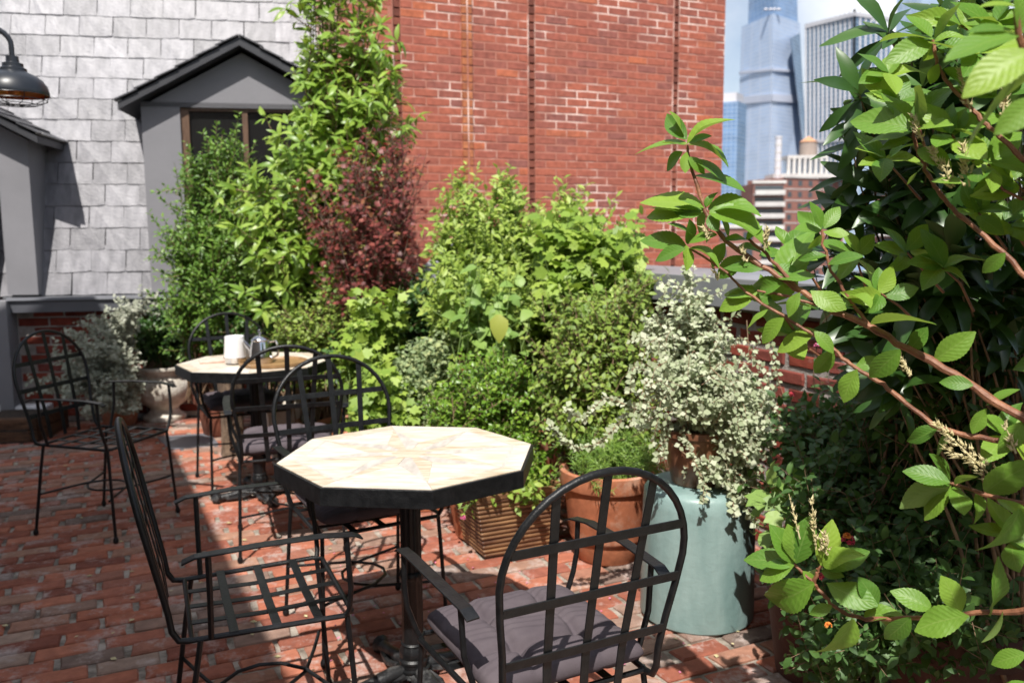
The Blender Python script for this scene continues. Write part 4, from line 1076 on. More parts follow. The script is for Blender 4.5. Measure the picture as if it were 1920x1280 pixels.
for name, lab, mat, px3, yt, Y3 in (('glass_block', 'pale blue glass block in front of the finned tower', 'glass_c', (1592, 1650, 1705), 238, (560, 540, 570)),
                                    ('glass_block', 'low blue glass block just right of the red brick wall edge', 'glass_d', (1335, 1384, 1400), 190, (880, 870, 890)),
                                    ('glass_tower', 'far pale glass tower glimpsed behind the leaves at the top right', 'glass_c', (1690, 1735, 1790), -160, (1250, 1210, 1260))):
    r = quadplan(px3, yt, Y3, 0); t, b0 = ring_tower(name, lab, [low(r), r], mat)
    rr = [np.array(p) - b0 for p in r]; c = sum(rr) / 4
    V = [c + (p - c) * .8 for p in rr] + [c + (p - c) * .8 + up * 9 for p in rr]
    MB().add(V, [(0, 1, 5, 4), (1, 2, 6, 5), (2, 3, 7, 6), (3, 0, 4, 7), (4, 5, 6, 7)]).build('roof_plant', M['fin'], t)
# brick apartment block with balconies
M['apt_glass'] = glassy('apartment_glass', (.05, .06, .07), .1, .6)
def apt_block(label, px0, px1, top, Y, deep, floors, balc, lean=0.0):
    p0, p1 = P(px0, top, Y), P(px1, top, Y + lean); t = thing('apartment_block', label, 'apartment building', (p0[0], p0[1], -24))
    b0 = np.array((p0[0], p0[1], -24)); ex = np.array((p1[0] - p0[0], p1[1] - p0[1], 0)); W = np.linalg.norm(ex); ex /= W; ey = np.array((-ex[1], ex[0], 0)); zt = p0[2] + 24
    MB().fbox((0, 0, 0), ex * W, ey * deep, up * zt).build('wall', M['apt_brick'], t)
    MB().fbox(-ex * .3 - ey * .3 + up * zt, ex * (W + .6), ey * .6, up * .7).build('roof_parapet', M['apt_concrete'], t)
    for f in range(floors):
        z = zt - 2.95 * (f + 1)
        if balc:
            for u0, u1 in balc:
                MB().fbox(ex * u0 * W - ey * 1.5 + up * z, ex * (u1 - u0) * W, ey * 1.5, up * .28).build('balcony_slab', M['apt_concrete'], t)
                MB().fbox(ex * u0 * W - ey * 1.5 + up * (z + .30), ex * (u1 - u0) * W, ey * .1, up * .9).build('balcony_rail', M['apt_concrete'], t)
                MB().fbox(ex * (u0 + .02) * W - ey * .06 + up * (z + .3), ex * (u1 - u0 - .04) * W, ey * .1, up * 2.1).build('window', M['apt_glass'], t)
        else:
            n = max(2, int(W / 3.2))
            for k in range(n): MB().fbox(ex * (W * (k + .3) / n) - ey * .05 + up * (z + .9), ex * (W * .38 / n), ey * .1, up * 1.4).build('window', M['apt_glass'], t)
        MB().fbox(-ey * .1 + up * (z - .05), ex * W, ey * .12, up * .22).build('floor_line', M['apt_concrete'], t)
    return t, b0, ex, ey, zt, W
apt_block('red brick apartment wing with stacked white balconies', 1413, 1472, 344, 222, 12, 9, [(.02, .97)])
aw, ab0, aex, aey, azt, aW = apt_block('red brick apartment wing with small windows beside the balconies', 1472, 1585, 333, 226, 14, 9, None, 10)
apt_block('lower pinkish brick apartment building behind the dark leaves on the right', 1640, 1790, 366, 190, 12, 5, [(.05, .45), (.55, .95)], -14)
apt_block('low brick rowhouse roofline under the blue glass block', 1330, 1428, 428, 150, 10, 3, None)
def rp(px, py, Y): return P(px, py, Y)
a = rp(1476, 332, 232); bq = rp(1552, 332, 232); ht = rp(1476, 292, 232)[2] - a[2]; Wp = bq[0] - a[0]
pen = thing('rooftop_penthouse', 'white colonnaded rooftop structure on the brick apartment block', 'penthouse', (a[0], a[1], azt - 24))
hz = a[2] + ht - (azt - 24)
MB().fbox((0, 0, hz - .7), (Wp, 0, 0), (0, 6, 0), (0, 0, .8)).build('roof', M['apt_concrete'], pen)
MB().fbox((-4, -1, .2), (Wp + 12, 0, 0), (0, 8, 0), (0, 0, 1.1)).build('terrace_wall', M['apt_concrete'], pen)
MB().fbox((.5, 3, 0), (Wp - 1, 0, 0), (0, 2.5, 0), (0, 0, hz - .8)).build('pane', M['glass_c'], pen)
for k in range(8): MB().fbox((k * (Wp - .7) / 7, 0, 0), (.7, 0, 0), (0, .7, 0), (0, 0, hz - .75)).build('column', M['apt_concrete'], pen)
c = rp(1515, 291, 240); r_ = (1531 - 1499) / 2 * 240 / F_PX; h = (291 - 266) * 240 / F_PX
tank = thing('water_tank', 'wooden rooftop water tank with a conical cap', 'water tank', (c[0], c[1], c[2] - .3))
MB().lathe([(.01, 0), (r_, 0), (r_ * .97, h)], 28, cap=False).build('staves', M['tank_wood'], tank, smooth=True)
MB().lathe([(r_ * 1.06, h), (r_ * .1, h + 1.6), (.01, h + 1.65)], 28, cap=False).build('roof', M['tank_roof'], tank, smooth=True)
MB().lathe([(r_ * .9, -2.2), (r_ * .9, 0)], 8).build('stand', M['apt_concrete'], tank)
c = rp(1458, 330, 231); r_ = 6 * 231 / F_PX; h = (330 - 262) * 231 / F_PX
chm = thing('chimney_stack', 'tall pale round chimney beside the rooftop water tank', 'chimney', (c[0], c[1], c[2] - 1))
MB().lathe([(r_, 0), (r_, h + 1), (r_ * 1.12, h + 1), (r_ * 1.12, h + 1.5), (r_ * .8, h + 1.5)], 20).build('flue', M['fin'], chm, smooth=True)
for k in range(5): MB().lathe([(r_ * 1.06, h * (k + .5) / 5), (r_ * 1.06, h * (k + .5) / 5 + .4)], 20).build('hoop', M['apt_concrete'], chm)

# ================================================================== PLANTS
RNG = np.random.default_rng(11)
def nest(label, x, y, s=1.0, mat='terracotta'):
    pr = tprof(s); pot_lathe('terracotta_pot', label, pr, mat, (x, y, 0), 32, soil=(.143 * s, .235 * s)); return (x, y, .23 * s)
def tips(*bl):
    o = []
    for q in bl: o += blob(RNG, *q)
    return o
# 1 tall tree with whorled bright leaves
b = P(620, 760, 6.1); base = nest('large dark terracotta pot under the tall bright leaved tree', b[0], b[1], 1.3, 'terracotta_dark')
tr = Plant('whorled_tree', 'tall tree with whorls of bright yellow green leaves against the red wall', 'tree', base, 'lance', 'l_tree', 'twig', 1)
tr.grow(tips((665, 60, 70, 95, 5.8, .3, 22), (640, 170, 95, 90, 5.8, .3, 20), (700, 215, 58, 85, 5.75, .3, 24), (600, 290, 95, 80, 5.7, .3, 26), (530, 340, 80, 90, 5.6, .3, 26), (640, 300, 90, 70, 5.7, .3, 16), (520, 450, 65, 90, 5.4, .25, 18), (500, 520, 60, 55, 5.3, .2, 8), (640, -40, 90, 50, 5.8, .3, 12), (600, 480, 60, 60, 5.4, .2, 8)),
        (.065, .120), .04, t0=.74, ang=60, r0=.010, jit=.05, twigs=2, twl=.26, ros=6, bend=.62, twt0=.5)
MB().tube([(0, 0, -.05), (.03, .02, .5), (-.02, .03, 1.1), (.03, 0, 1.7), (.0, .02, 2.3)], [.035, .03, .026, .02, .01], 8).build('trunk', M['bark'], tr.root, smooth=True)
tr.done(300, stem='branches')
# 2 upright small leaved evergreen
b = P(415, 760, 6.15); base = nest('dark terracotta pot under the upright evergreen in front of the window', b[0], b[1], 1.15, 'terracotta_dark')
pv = Plant('evergreen_shrub', 'upright small leaved evergreen shrub in front of the dormer window', 'shrub', base, 'small', 'l_priv', 'twig', 2)
pv.grow(tips((345, 300, 18, 45, 5.9, .1, 7), (412, 290, 22, 75, 5.9, .1, 12), (440, 300, 22, 70, 5.95, .1, 12), (385, 380, 50, 60, 5.9, .2, 26), (460, 400, 40, 80, 5.95, .2, 24), (350, 470, 45, 60, 5.8, .2, 28), (430, 480, 70, 60, 5.8, .25, 34), (320, 470, 30, 45, 5.75, .15, 10), (400, 560, 100, 60, 5.7, .25, 40), (500, 560, 70, 60, 5.7, .25, 24)),
        (.028, .05), .013, t0=.42, ang=48, droop=.05, r0=.006, jit=.09, twigs=7, twl=.2, bend=.6)
pv.done()
# 3 dark red maple
b = P(700, 760, 5.2); base = nest('terracotta pot under the dark red maple', b[0], b[1], 1.4)
mp = Plant('red_maple', 'dark red fine leaved maple in front of the brick wall', 'tree', base, 'maple', 'l_maple', 'bark', 3)
mp.grow(tips((710, 290, 75, 50, 5.2, .25, 18), (735, 370, 75, 65, 5.15, .3, 20), (640, 370, 85, 75, 5.2, .3, 18), (720, 455, 80, 60, 5.1, .3, 20), (650, 450, 60, 60, 5.2, .25, 16), (690, 530, 70, 45, 5.1, .2, 14), (760, 330, 35, 45, 5.15, .15, 9)),
        (.024, .052), .03, t0=.62, ang=65, droop=.45, r0=.006, jit=.05, twigs=5, twl=.22, bend=.72, twt0=.3)
mp.done()
# 4 airy light green shrub
b = P(980, 700, 4.95); base = nest('terracotta pot at the foot of the airy light green shrub', b[0], b[1], 1.6)
ai = Plant('airy_shrub', 'airy light green shrub with tall shoots rising before the red brick wall', 'shrub', base, 'small', 'l_airy', 'green_stem', 4)
ai.grow(tips((842, 345, 8, 22, 5.0, .05, 4), (862, 352, 8, 16, 5.0, .05, 3), (952, 340, 8, 24, 5.0, .05, 4), (930, 360, 8, 20, 5.0, .05, 3), (1078, 368, 9, 22, 4.95, .05, 4), (1058, 388, 9, 20, 4.95, .05, 3), (1132, 405, 9, 18, 4.95, .05, 3), (905, 385, 10, 20, 5.0, .05, 3), (1010, 385, 10, 20, 5.0, .05, 3), (1165, 420, 9, 18, 4.9, .05, 3), (845, 370, 35, 45, 5.0, .2, 16), (950, 365, 25, 40, 5.0, .2, 12), (1075, 390, 28, 40, 4.95, .2, 12), (1125, 420, 30, 30, 4.95, .2, 8), (900, 430, 100, 50, 4.9, .25, 40), (1010, 450, 90, 50, 4.9, .25, 40), (860, 480, 70, 60, 4.75, .2, 34), (1000, 520, 130, 60, 4.7, .25, 60), (900, 560, 110, 60, 4.5, .2, 60), (830, 590, 50, 50, 4.6, .2, 24)),
        (.035, .062), .02, t0=.5, ang=58, droop=.1, r0=.005, jit=.16, twigs=5, twl=.17, bend=.62)
ai.done()
# 5 lobed bright green plants
b = P(1130, 720, 4.5); base = nest('terracotta pot under the bright lobed leaved plant by the parapet', b[0], b[1], 1.3)
lo = Plant('lobed_shrub', 'bright green lobed leaved plant leaning over the parapet coping', 'shrub', base, 'lobed', 'l_lobed', 'green_stem', 5)
lo.grow(tips((1130, 470, 80, 45, 4.5, .2, 34), (1180, 500, 45, 45, 4.45, .15, 14), (1080, 530, 80, 50, 4.45, .2, 24), (1040, 440, 60, 30, 4.6, .2, 14)), (.06, .10), .035, t0=.6, ang=65, droop=.3, r0=.005, jit=.12, twigs=4, twl=.14)
lo.done(80)
# 6 heart leaved plant with one yellow leaf
b = P(920, 760, 4.3); base = nest('terracotta pot under the heart leaved plant', b[0], b[1], 1.3)
he = Plant('heart_leaf_plant', 'broad heart leaved green plant with one yellowing leaf in the middle of the bed', 'plant', base, 'heart', 'l_heart', 'green_stem', 6)
he.grow(tips((920, 530, 60, 50, 4.25, .15, 12), (880, 580, 50, 50, 4.25, .15, 7), (975, 560, 40, 40, 4.25, .15, 5)), (.05, .095), .08, t0=.62, ang=70, droop=.5, r0=.005, jit=.1, twigs=3, twl=.12)
he.done(140)
yb0, yt0 = P(934, 590, 4.05), P(938, 636, 4.0); d = yt0 - yb0; ln = np.linalg.norm(d)
R = frames(d[None], np.array([[.2, -1., .35]]))[0]; V, Fs, U = T['heart']
tag(leaf_obj('heart', 'l_yellow', he.root, R, ln * 1.05, yb0, he.base), 'yellowing heart shaped leaf hanging down')
# 7 twiggy abelia
b = P(1130, 850, 3.95); base = nest('terracotta pot under the twiggy olive green shrub', b[0], b[1], 1.1)
abl = Plant('twiggy_shrub', 'twiggy olive green shrub with thin woody stems left of the silver foliage', 'shrub', base, 'oval', 'l_abelia', 'twig', 7)
abl.grow(tips((1080, 600, 70, 50, 3.95, .15, 26), (1160, 590, 60, 60, 3.95, .15, 26), (1215, 560, 40, 60, 3.9, .12, 14), (1040, 690, 50, 60, 3.85, .15, 22), (1120, 700, 90, 60, 3.85, .2, 34), (1200, 690, 50, 70, 3.8, .15, 20), (1080, 790, 80, 50, 3.75, .15, 26), (1170, 800, 60, 40, 3.75, .15, 16)),
         (.022, .042), .022, t0=.45, ang=60, droop=.1, r0=.0034, jit=.13, twigs=6, twl=.13)
abl.done()
# 8 boxwood behind the near table, 9 sedum mound
b = P(910, 860, 4.0); base = nest('terracotta pot under the rounded boxwood', b[0], b[1], 1.3)
bx_ = Plant('boxwood', 'rounded glossy boxwood directly behind the bare sunlit table', 'shrub', base, 'oval', 'l_box', 'twig', 8)
bx_.grow(tips((905, 730, 95, 70, 3.95, .25, 90), (960, 760, 75, 70, 3.9, .25, 60), (850, 780, 60, 70, 3.9, .2, 44), (920, 840, 110, 50, 3.85, .25, 70), (1000, 885, 45, 26, 3.8, .12, 22), (945, 660, 12, 25, 3.95, .05, 3)), (.018, .032), .011, t0=.5, ang=52, droop=.05, r0=.004, jit=.11, twigs=6, twl=.09, bend=.55)
bx_.done()
b = P(795, 800, 4.45); base = nest('terracotta pot under the pale blue green mound', b[0], b[1], 1.25)
se = Plant('sedum_mound', 'pale blue green mound of small leaves left of the boxwood', 'plant', base, 'round', 'l_sedum', 'green_stem', 9)
se.grow(tips((800, 690, 60, 55, 4.4, .18, 80), (790, 750, 50, 50, 4.35, .15, 50), (830, 650, 40, 30, 4.45, .15, 26)), (.016, .028), .010, t0=.6, ang=60, droop=.05, r0=.003, jit=.12, twigs=5, twl=.07, bend=.5)
se.done()
# 10 pelargoniums
for i, (px, py, Y, lab, bl) in enumerate(((700, 770, 4.75, 'scalloped leaved pelargonium below the red maple', ((690, 600, 50, 50, 4.7, .15, 22), (720, 560, 50, 40, 4.75, .15, 14), (670, 640, 40, 40, 4.65, .15, 14))),
                                          (735, 850, 4.35, 'fresh green pelargonium right behind the arched chair back', ((715, 720, 50, 45, 4.3, .15, 26), (740, 780, 45, 40, 4.25, .15, 20), (690, 770, 45, 30, 4.2, .12, 12))))):
    b = P(px, py, Y); base = nest('terracotta pot of the ' + lab, b[0], b[1], 1.1)
    pg = Plant('pelargonium', lab, 'plant', base, 'palm', 'l_lobed', 'green_stem', 20 + i, 'pelargoniums')
    pg.grow(tips(*bl), (.05, .085), .035, t0=.6, ang=68, droop=.25, r0=.005, jit=.1, twigs=4, twl=.11); pg.done(60)
# 11 filler shrubs behind the far table
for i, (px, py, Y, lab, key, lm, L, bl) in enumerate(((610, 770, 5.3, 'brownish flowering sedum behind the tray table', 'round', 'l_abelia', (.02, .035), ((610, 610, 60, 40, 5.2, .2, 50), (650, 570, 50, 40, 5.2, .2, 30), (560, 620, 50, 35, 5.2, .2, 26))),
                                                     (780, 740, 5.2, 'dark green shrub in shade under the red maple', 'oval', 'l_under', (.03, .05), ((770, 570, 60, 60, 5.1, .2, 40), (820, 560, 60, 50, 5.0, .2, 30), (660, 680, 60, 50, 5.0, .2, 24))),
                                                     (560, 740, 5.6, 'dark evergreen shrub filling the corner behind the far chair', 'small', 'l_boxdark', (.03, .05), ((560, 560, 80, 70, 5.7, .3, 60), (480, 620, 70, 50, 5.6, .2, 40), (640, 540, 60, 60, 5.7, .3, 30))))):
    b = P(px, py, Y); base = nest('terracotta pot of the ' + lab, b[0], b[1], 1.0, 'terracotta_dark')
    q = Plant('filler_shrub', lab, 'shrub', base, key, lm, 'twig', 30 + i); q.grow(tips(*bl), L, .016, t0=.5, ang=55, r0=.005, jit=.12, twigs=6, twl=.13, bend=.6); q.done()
# 12 needles in the round terracotta pot
nb = (tpt[0], tpt[1], .37)
nd = Plant('rosemary', 'bright needle leaved plant spilling over the round terracotta pot', 'plant', nb, 'needle', 'l_needle', 'green_stem', 12)
g = nd.g
nd.grow([np.array(nb) + np.array((math.cos(t) * r, math.sin(t) * r, h)) for t, r, h in zip(g.uniform(0, 6.28, 130), g.uniform(.06, .27, 130), g.uniform(-.01, .17, 130))], (.02, .038), .006, t0=.3, ang=42, droop=0, r0=.002, jit=.08, twigs=4, twl=.07, bend=1.0)
nd.done()
# 13 silver helichrysum in the glazed pot
hb0 = (bp[0], bp[1], bp[2] + .19)
sv = Plant('silver_trailer', 'silvery white small leaved plant cascading over the brown glazed pot and teal drum', 'plant', hb0, 'round', 'l_white', 'twig', 13)
sv.grow(tips((1303, 595, 28, 55, 3.15, .08, 11), (1290, 540, 16, 25, 3.15, .06, 4), (1310, 675, 50, 55, 3.1, .11, 20), (1345, 755, 85, 52, 3.05, .18, 32), (1265, 730, 45, 50, 3.02, .12, 18), (1408, 825, 48, 55, 3.0, .15, 26), (1240, 640, 28, 60, 3.1, .08, 10), (1420, 740, 45, 40, 3.1, .12, 14), (1405, 890, 30, 45, 2.95, .08, 10)),
        (.014, .030), .0085, t0=.35, ang=62, droop=.05, r0=.003, jit=.05, twigs=7, twl=.10, bend=.9)
def trail(plant, pxs, Y0, Y1, L, space, r=.0022):
    n = len(pxs); pts = np.array([P(x, y, Y0 + (Y1 - Y0) * i / (n - 1)) for i, (x, y) in enumerate(pxs)])
    t = np.linspace(0, n - 1, 4 * n); f = np.stack([np.interp(t, np.arange(n), pts[:, k]) for k in range(3)], 1)
    plant.paths.append((f, np.linspace(r, r * .5, len(f)))); plant.leaves_on(f, .02, space, L, 65, .05)
for _ in range(34):
    x0, y0 = RNG.uniform(1240, 1410), RNG.uniform(640, 860); s_ = -1 if x0 < 1315 else 1; w_, h_ = RNG.uniform(20, 75) * s_, RNG.uniform(-45, 20)
    Yq = RNG.uniform(2.85, 3.15); trail(sv, [(x0, y0), (x0 + w_ * .4, y0 + h_), (x0 + w_ * .8, y0 + h_ * .8 + 10), (x0 + w_, y0 + h_ * .3 + RNG.uniform(25, 60))], Yq, Yq - .08, (.012, .024), .009, .0018)
for pxs in ([(1260, 800), (1224, 793), (1194, 769), (1164, 752), (1137, 749), (1110, 766), (1090, 786), (1070, 776), (1060, 762)], [(1230, 760), (1184, 769), (1157, 796), (1127, 823), (1107, 836), (1080, 841), (1060, 830), (1043, 810), (1036, 794)],
            [(1280, 800), (1295, 840), (1310, 880), (1322, 915), (1320, 940)], [(1255, 790), (1245, 830), (1240, 860)], [(1350, 840), (1365, 880), (1380, 930), (1376, 965)], [(1385, 850), (1405, 900), (1400, 950), (1425, 985)], [(1225, 700), (1190, 690), (1180, 730)], [(1290, 540), (1288, 520), (1284, 505)], [(1240, 770), (1205, 800), (1190, 790)]):
    for _ in range(2): trail(sv, [(x + RNG.normal(0, 3), y + RNG.normal(0, 3)) for x, y in pxs], 3.02, 2.86, (.014, .027), .008)
sv.done()
# 14 dusty plant, 15 box ball in the urn
b = G(215, 800); base = nest('terracotta pot hidden under the grey dusty plant beside the urn', b[0], b[1] + .1, 1.0)
du = Plant('dusty_plant', 'grey white dusty leaved plant sprawling in the shade left of the urn', 'plant', base, 'round', 'l_dusty', 'twig', 14)
du.grow(tips((225, 600, 18, 45, 6.1, .1, 12), (270, 570, 35, 28, 6.2, .1, 10), (175, 640, 45, 50, 6.0, .15, 16), (130, 670, 40, 50, 5.9, .15, 11), (205, 690, 55, 50, 5.9, .18, 26), (165, 740, 60, 40, 5.85, .15, 22), (235, 745, 35, 40, 5.9, .12, 12), (75, 720, 30, 30, 5.9, .1, 6)), (.018, .036), .012, t0=.35, ang=60, droop=.05, r0=.003, jit=.12, twigs=6, twl=.12, bend=.8)
du.done()
ub = (UR[0], UR[1], .40)
ur = Plant('box_ball', 'dark green clipped box ball growing in the carved urn', 'shrub', ub, 'oval', 'l_boxdark', 'twig', 15)
ur.grow(tips((300, 632, 52, 52, UR[1], .19, 200)), (.022, .038), .012, t0=.45, ang=55, droop=.05, r0=.003, jit=.06, twigs=6, twl=.08, bend=.8)
ur.done()
# 16 trailing plant in the ribbed planter
rbp = (RPc[0], RPc[1], H_ - .02)
tp_ = Plant('trailing_plant', 'small leaved trailing plant with a pink flower in the ribbed clay planter', 'plant', rbp, 'oval', 'l_lobed', 'green_stem', 16)
tp_.grow(tips((900, 915, 30, 30, 3.62, .05, 10), (960, 925, 50, 28, 3.68, .06, 16), (1015, 915, 30, 30, 3.78, .06, 10), (930, 905, 60, 25, 3.75, .12, 22), (900, 930, 40, 20, 3.68, .06, 10), (985, 900, 50, 22, 3.85, .12, 14)), (.03, .055), .03, t0=.3, ang=65, droop=.2, r0=.0025, jit=.12, twigs=4, twl=.09, bend=1.1)
trail(tp_, [(905, 930), (880, 945), (868, 965)], 3.66, 3.62, (.025, .04), .03)
tp_.done(40)
def flower(root, base, p, r, mat, n=16, name='flower'):
    m = MB(); g = RNG
    for k in range(n):
        d = g.normal(size=3); d[2] = abs(d[2]); d[1] -= .5; d /= np.linalg.norm(d); c = d * r * .7
        a = np.cross(d, (.3, .2, .9)); a /= np.linalg.norm(a); b_ = np.cross(d, a); q = r * .42
        m.add([c + (a * math.cos(t) + b_ * math.sin(t)) * q * (1, .7)[j % 2] + d * q * .3 for j, t in enumerate(np.linspace(0, 2 * PI, 10, endpoint=False))] + [c - d * q * .3], [(j, (j + 1) % 10, 10) for j in range(10)])
    o = link(name, mesh(name, m.v, m.f, M[mat]), root); o.location = tuple(np.array(p) - np.array(base)); return o
flower(tp_.root, tp_.base, P(868, 970, 3.6), .014, 'petal_pink')
# 17 shaded undergrowth on the right, with flowers
ubase = (1.25, 2.55, .3)
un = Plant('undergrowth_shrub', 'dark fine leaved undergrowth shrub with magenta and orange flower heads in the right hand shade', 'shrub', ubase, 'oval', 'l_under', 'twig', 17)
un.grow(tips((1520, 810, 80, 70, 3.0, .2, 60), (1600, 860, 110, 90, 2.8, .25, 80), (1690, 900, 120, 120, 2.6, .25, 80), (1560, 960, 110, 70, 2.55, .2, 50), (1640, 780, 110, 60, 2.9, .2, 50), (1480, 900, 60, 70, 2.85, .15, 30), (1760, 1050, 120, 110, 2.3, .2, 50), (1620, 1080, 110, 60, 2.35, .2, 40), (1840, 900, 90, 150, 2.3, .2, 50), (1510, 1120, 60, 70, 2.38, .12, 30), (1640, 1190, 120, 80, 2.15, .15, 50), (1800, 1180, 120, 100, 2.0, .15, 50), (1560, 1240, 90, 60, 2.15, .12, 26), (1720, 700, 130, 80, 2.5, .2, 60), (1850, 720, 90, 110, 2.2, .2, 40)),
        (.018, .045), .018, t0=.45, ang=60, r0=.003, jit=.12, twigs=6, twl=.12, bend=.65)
for px, py, Y, r, mt in ((1590, 1013, 2.2, .020, 'petal_red'), (1588, 1005, 2.19, .012, 'petal_orange'), (1545, 1082, 2.2, .016, 'petal_red'), (1483, 741, 2.95, .016, 'petal_red'), (1655, 813, 2.6, .017, 'petal_red'), (1451, 603, 3.1, .017, 'petal_pink'), (1531, 648, 3.0, .011, 'petal_pink'), (1512, 443, 2.4, .014, 'petal_pink'), (1553, 1172, 1.95, .010, 'petal_orange')):
    flower(un.root, un.base, P(px, py, Y), r, mt)
for pxs, Y in (([(1451, 606), (1440, 650), (1455, 700), (1475, 760)], 3.1), ([(1531, 650), (1525, 700), (1530, 760)], 3.0), ([(1400, 600), (1404, 660), (1410, 730)], 3.1), ([(1483, 744), (1485, 790)], 2.95), ([(1512, 445), (1530, 520), (1550, 600)], 2.4)): trail(un, pxs, Y, Y - .05, (.015, .03), .06, .002)
un.done()
# 18 lobed yellow green leaves beside the teal drum
b = (1.03, 2.66, .36)
vl = Plant('vine_leaf_plant', 'maple like yellow green leaves hanging beside the teal drum', 'plant', b, 'vine', 'l_heart', 'green_stem', 18)
vl.grow(tips((1430, 950, 45, 30, 2.6, .1, 6), (1500, 930, 60, 40, 2.65, .1, 9), (1395, 985, 15, 15, 2.55, .05, 2), (1560, 960, 50, 30, 2.6, .1, 6)), (.065, .105), .10, t0=.55, ang=70, droop=.4, r0=.003, jit=.06, twigs=1, twl=.1)
vl.done(60)
# 19 long leaved dark shrub on the right
rb_ = (1.45, 2.35, .25)
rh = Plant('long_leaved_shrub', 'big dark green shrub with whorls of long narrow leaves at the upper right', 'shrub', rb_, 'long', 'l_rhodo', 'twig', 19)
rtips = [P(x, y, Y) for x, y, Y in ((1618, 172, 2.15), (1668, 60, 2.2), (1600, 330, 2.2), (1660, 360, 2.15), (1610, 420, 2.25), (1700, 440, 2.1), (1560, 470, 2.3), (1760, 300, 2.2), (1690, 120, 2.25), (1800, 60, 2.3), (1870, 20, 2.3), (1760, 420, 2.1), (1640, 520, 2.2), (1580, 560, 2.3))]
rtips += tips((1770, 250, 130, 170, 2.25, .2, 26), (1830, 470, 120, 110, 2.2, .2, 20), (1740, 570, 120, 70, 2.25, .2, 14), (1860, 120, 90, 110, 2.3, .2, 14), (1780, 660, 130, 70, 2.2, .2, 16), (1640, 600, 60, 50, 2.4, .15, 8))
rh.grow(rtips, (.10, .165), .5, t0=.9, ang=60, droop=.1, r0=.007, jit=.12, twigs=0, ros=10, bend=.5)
for p_ in rtips[::2]: rh.rosette(np.array(p_) - np.array((.01, 0, .07)), np.array((-.3, -.2, .9)), 6, (.10, .15), (70, 95), .25)
rh.done(300)

# 20 near shrub with big toothed leaves: woody branches, leaf by leaf
cb = np.array((1.42, 1.62, .25)); cl = thing('toothed_leaf_shrub', 'near shrub with big toothed bright green leaves on red brown branches at the right', 'shrub', tuple(cb))
pot_lathe('terracotta_pot', 'dark clay pot of the near toothed leaf shrub at the right edge', [(r, z * 1.2) for r, z in tprof(1.15)], 'shaded_terracotta', (cb[0], cb[1], 0), 32, soil=(.16, .27))
YC = lambda x: 1.80 - (x - 1285) * .00062
def PC(x, y, o=0.0): return P(x, y, YC(x) + o)
branches = [([(2080, 880), (1985, 820), (1880, 765), (1800, 705), (1700, 655), (1630, 610), (1560, 580), (1500, 545), (1430, 500), (1370, 460), (1338, 425), (1322, 394), (1306, 345), (1294, 305), (1288, 272)], .0082, .0028),
            ([(1985, 822), (1880, 830), (1786, 810), (1743, 793), (1683, 742), (1643, 712), (1602, 689), (1565, 655), (1522, 625), (1468, 595), (1408, 554), (1350, 500), (1287, 462)], .0052, .0022),
            ([(1630, 610), (1590, 558), (1555, 500), (1545, 460), (1541, 431)], .0035, .0024), ([(1560, 580), (1480, 555), (1420, 545)], .0035, .002),
            ([(2060, 470), (1980, 370), (1916, 297), (1882, 266), (1854, 237), (1832, 216), (1804, 184), (1779, 156), (1763, 131), (1754, 103), (1749, 75)], .005, .0026),
            ([(2050, 620), (1960, 560), (1885, 477), (1818, 417), (1784, 390), (1754, 350), (1738, 325), (1729, 300), (1716, 272), (1713, 240)], .005, .0026),
            ([(2060, 1130), (1920, 1142), (1817, 1150), (1656, 1162), (1603, 1157), (1564, 1139), (1538, 1109), (1526, 1093), (1489, 1057)], .0052, .0028),
            ([(2060, 990), (1920, 945), (1840, 925), (1781, 904)], .006, .003), ([(1526, 1093), (1532, 1070), (1540, 1060)], .004, .003), ([(1500, 545), (1440, 478), (1400, 445)], .004, .003)]
bt = MB()
for pts, ra, rb2 in branches:
    q = np.array([PC(x, y) for x, y in pts]); n = len(q); t = np.linspace(0, n - 1, 4 * n); f = np.stack([np.interp(t, np.arange(n), q[:, k]) for k in range(3)], 1)
    f[1:-1] = (f[:-2] + 2 * f[1:-1] + f[2:]) / 4; f[1:-1] = (f[:-2] + 2 * f[1:-1] + f[2:]) / 4
    if pts[0][0] > 2000: f = np.concatenate(([cb + np.array((0, 0, -.03)), cb * .6 + f[0] * .4 + np.array((.05, 0, -.02))], f))
    rr_ = np.linspace(ra, rb2, len(f)) * (1 + .16 * (np.arange(len(f)) % 5 == 2) + RNG.normal(0, .03, len(f))); f[2:-2] += RNG.normal(0, .0012, f[2:-2].shape)
    b_ = MB().tube([tuple(p - cb) for p in f], list(rr_), 8); b_.build('branch', M['red_twig'], cl, smooth=True)
L_ = []
def leaf(bx, by, tx, ty, o=None, do=None, nrm=None):
    o = RNG.normal(0, .012) if o is None else o
    p0 = PC(bx, by, o); p1 = PC(tx, ty, o + (RNG.normal(-.012, .02) if do is None else do))
    d = p1 - p0; ln = np.linalg.norm(d)
    n = np.array(nrm if nrm else (RNG.normal(0, .35), -.75 + RNG.normal(0, .3), .75))
    leaf_obj(('near', 'near', 'near2', 'near3')[int(RNG.integers(4))], 'l_near', cl, frames(d[None], n[None])[0], ln, p0, cb)
face = (.0, -1, .45)
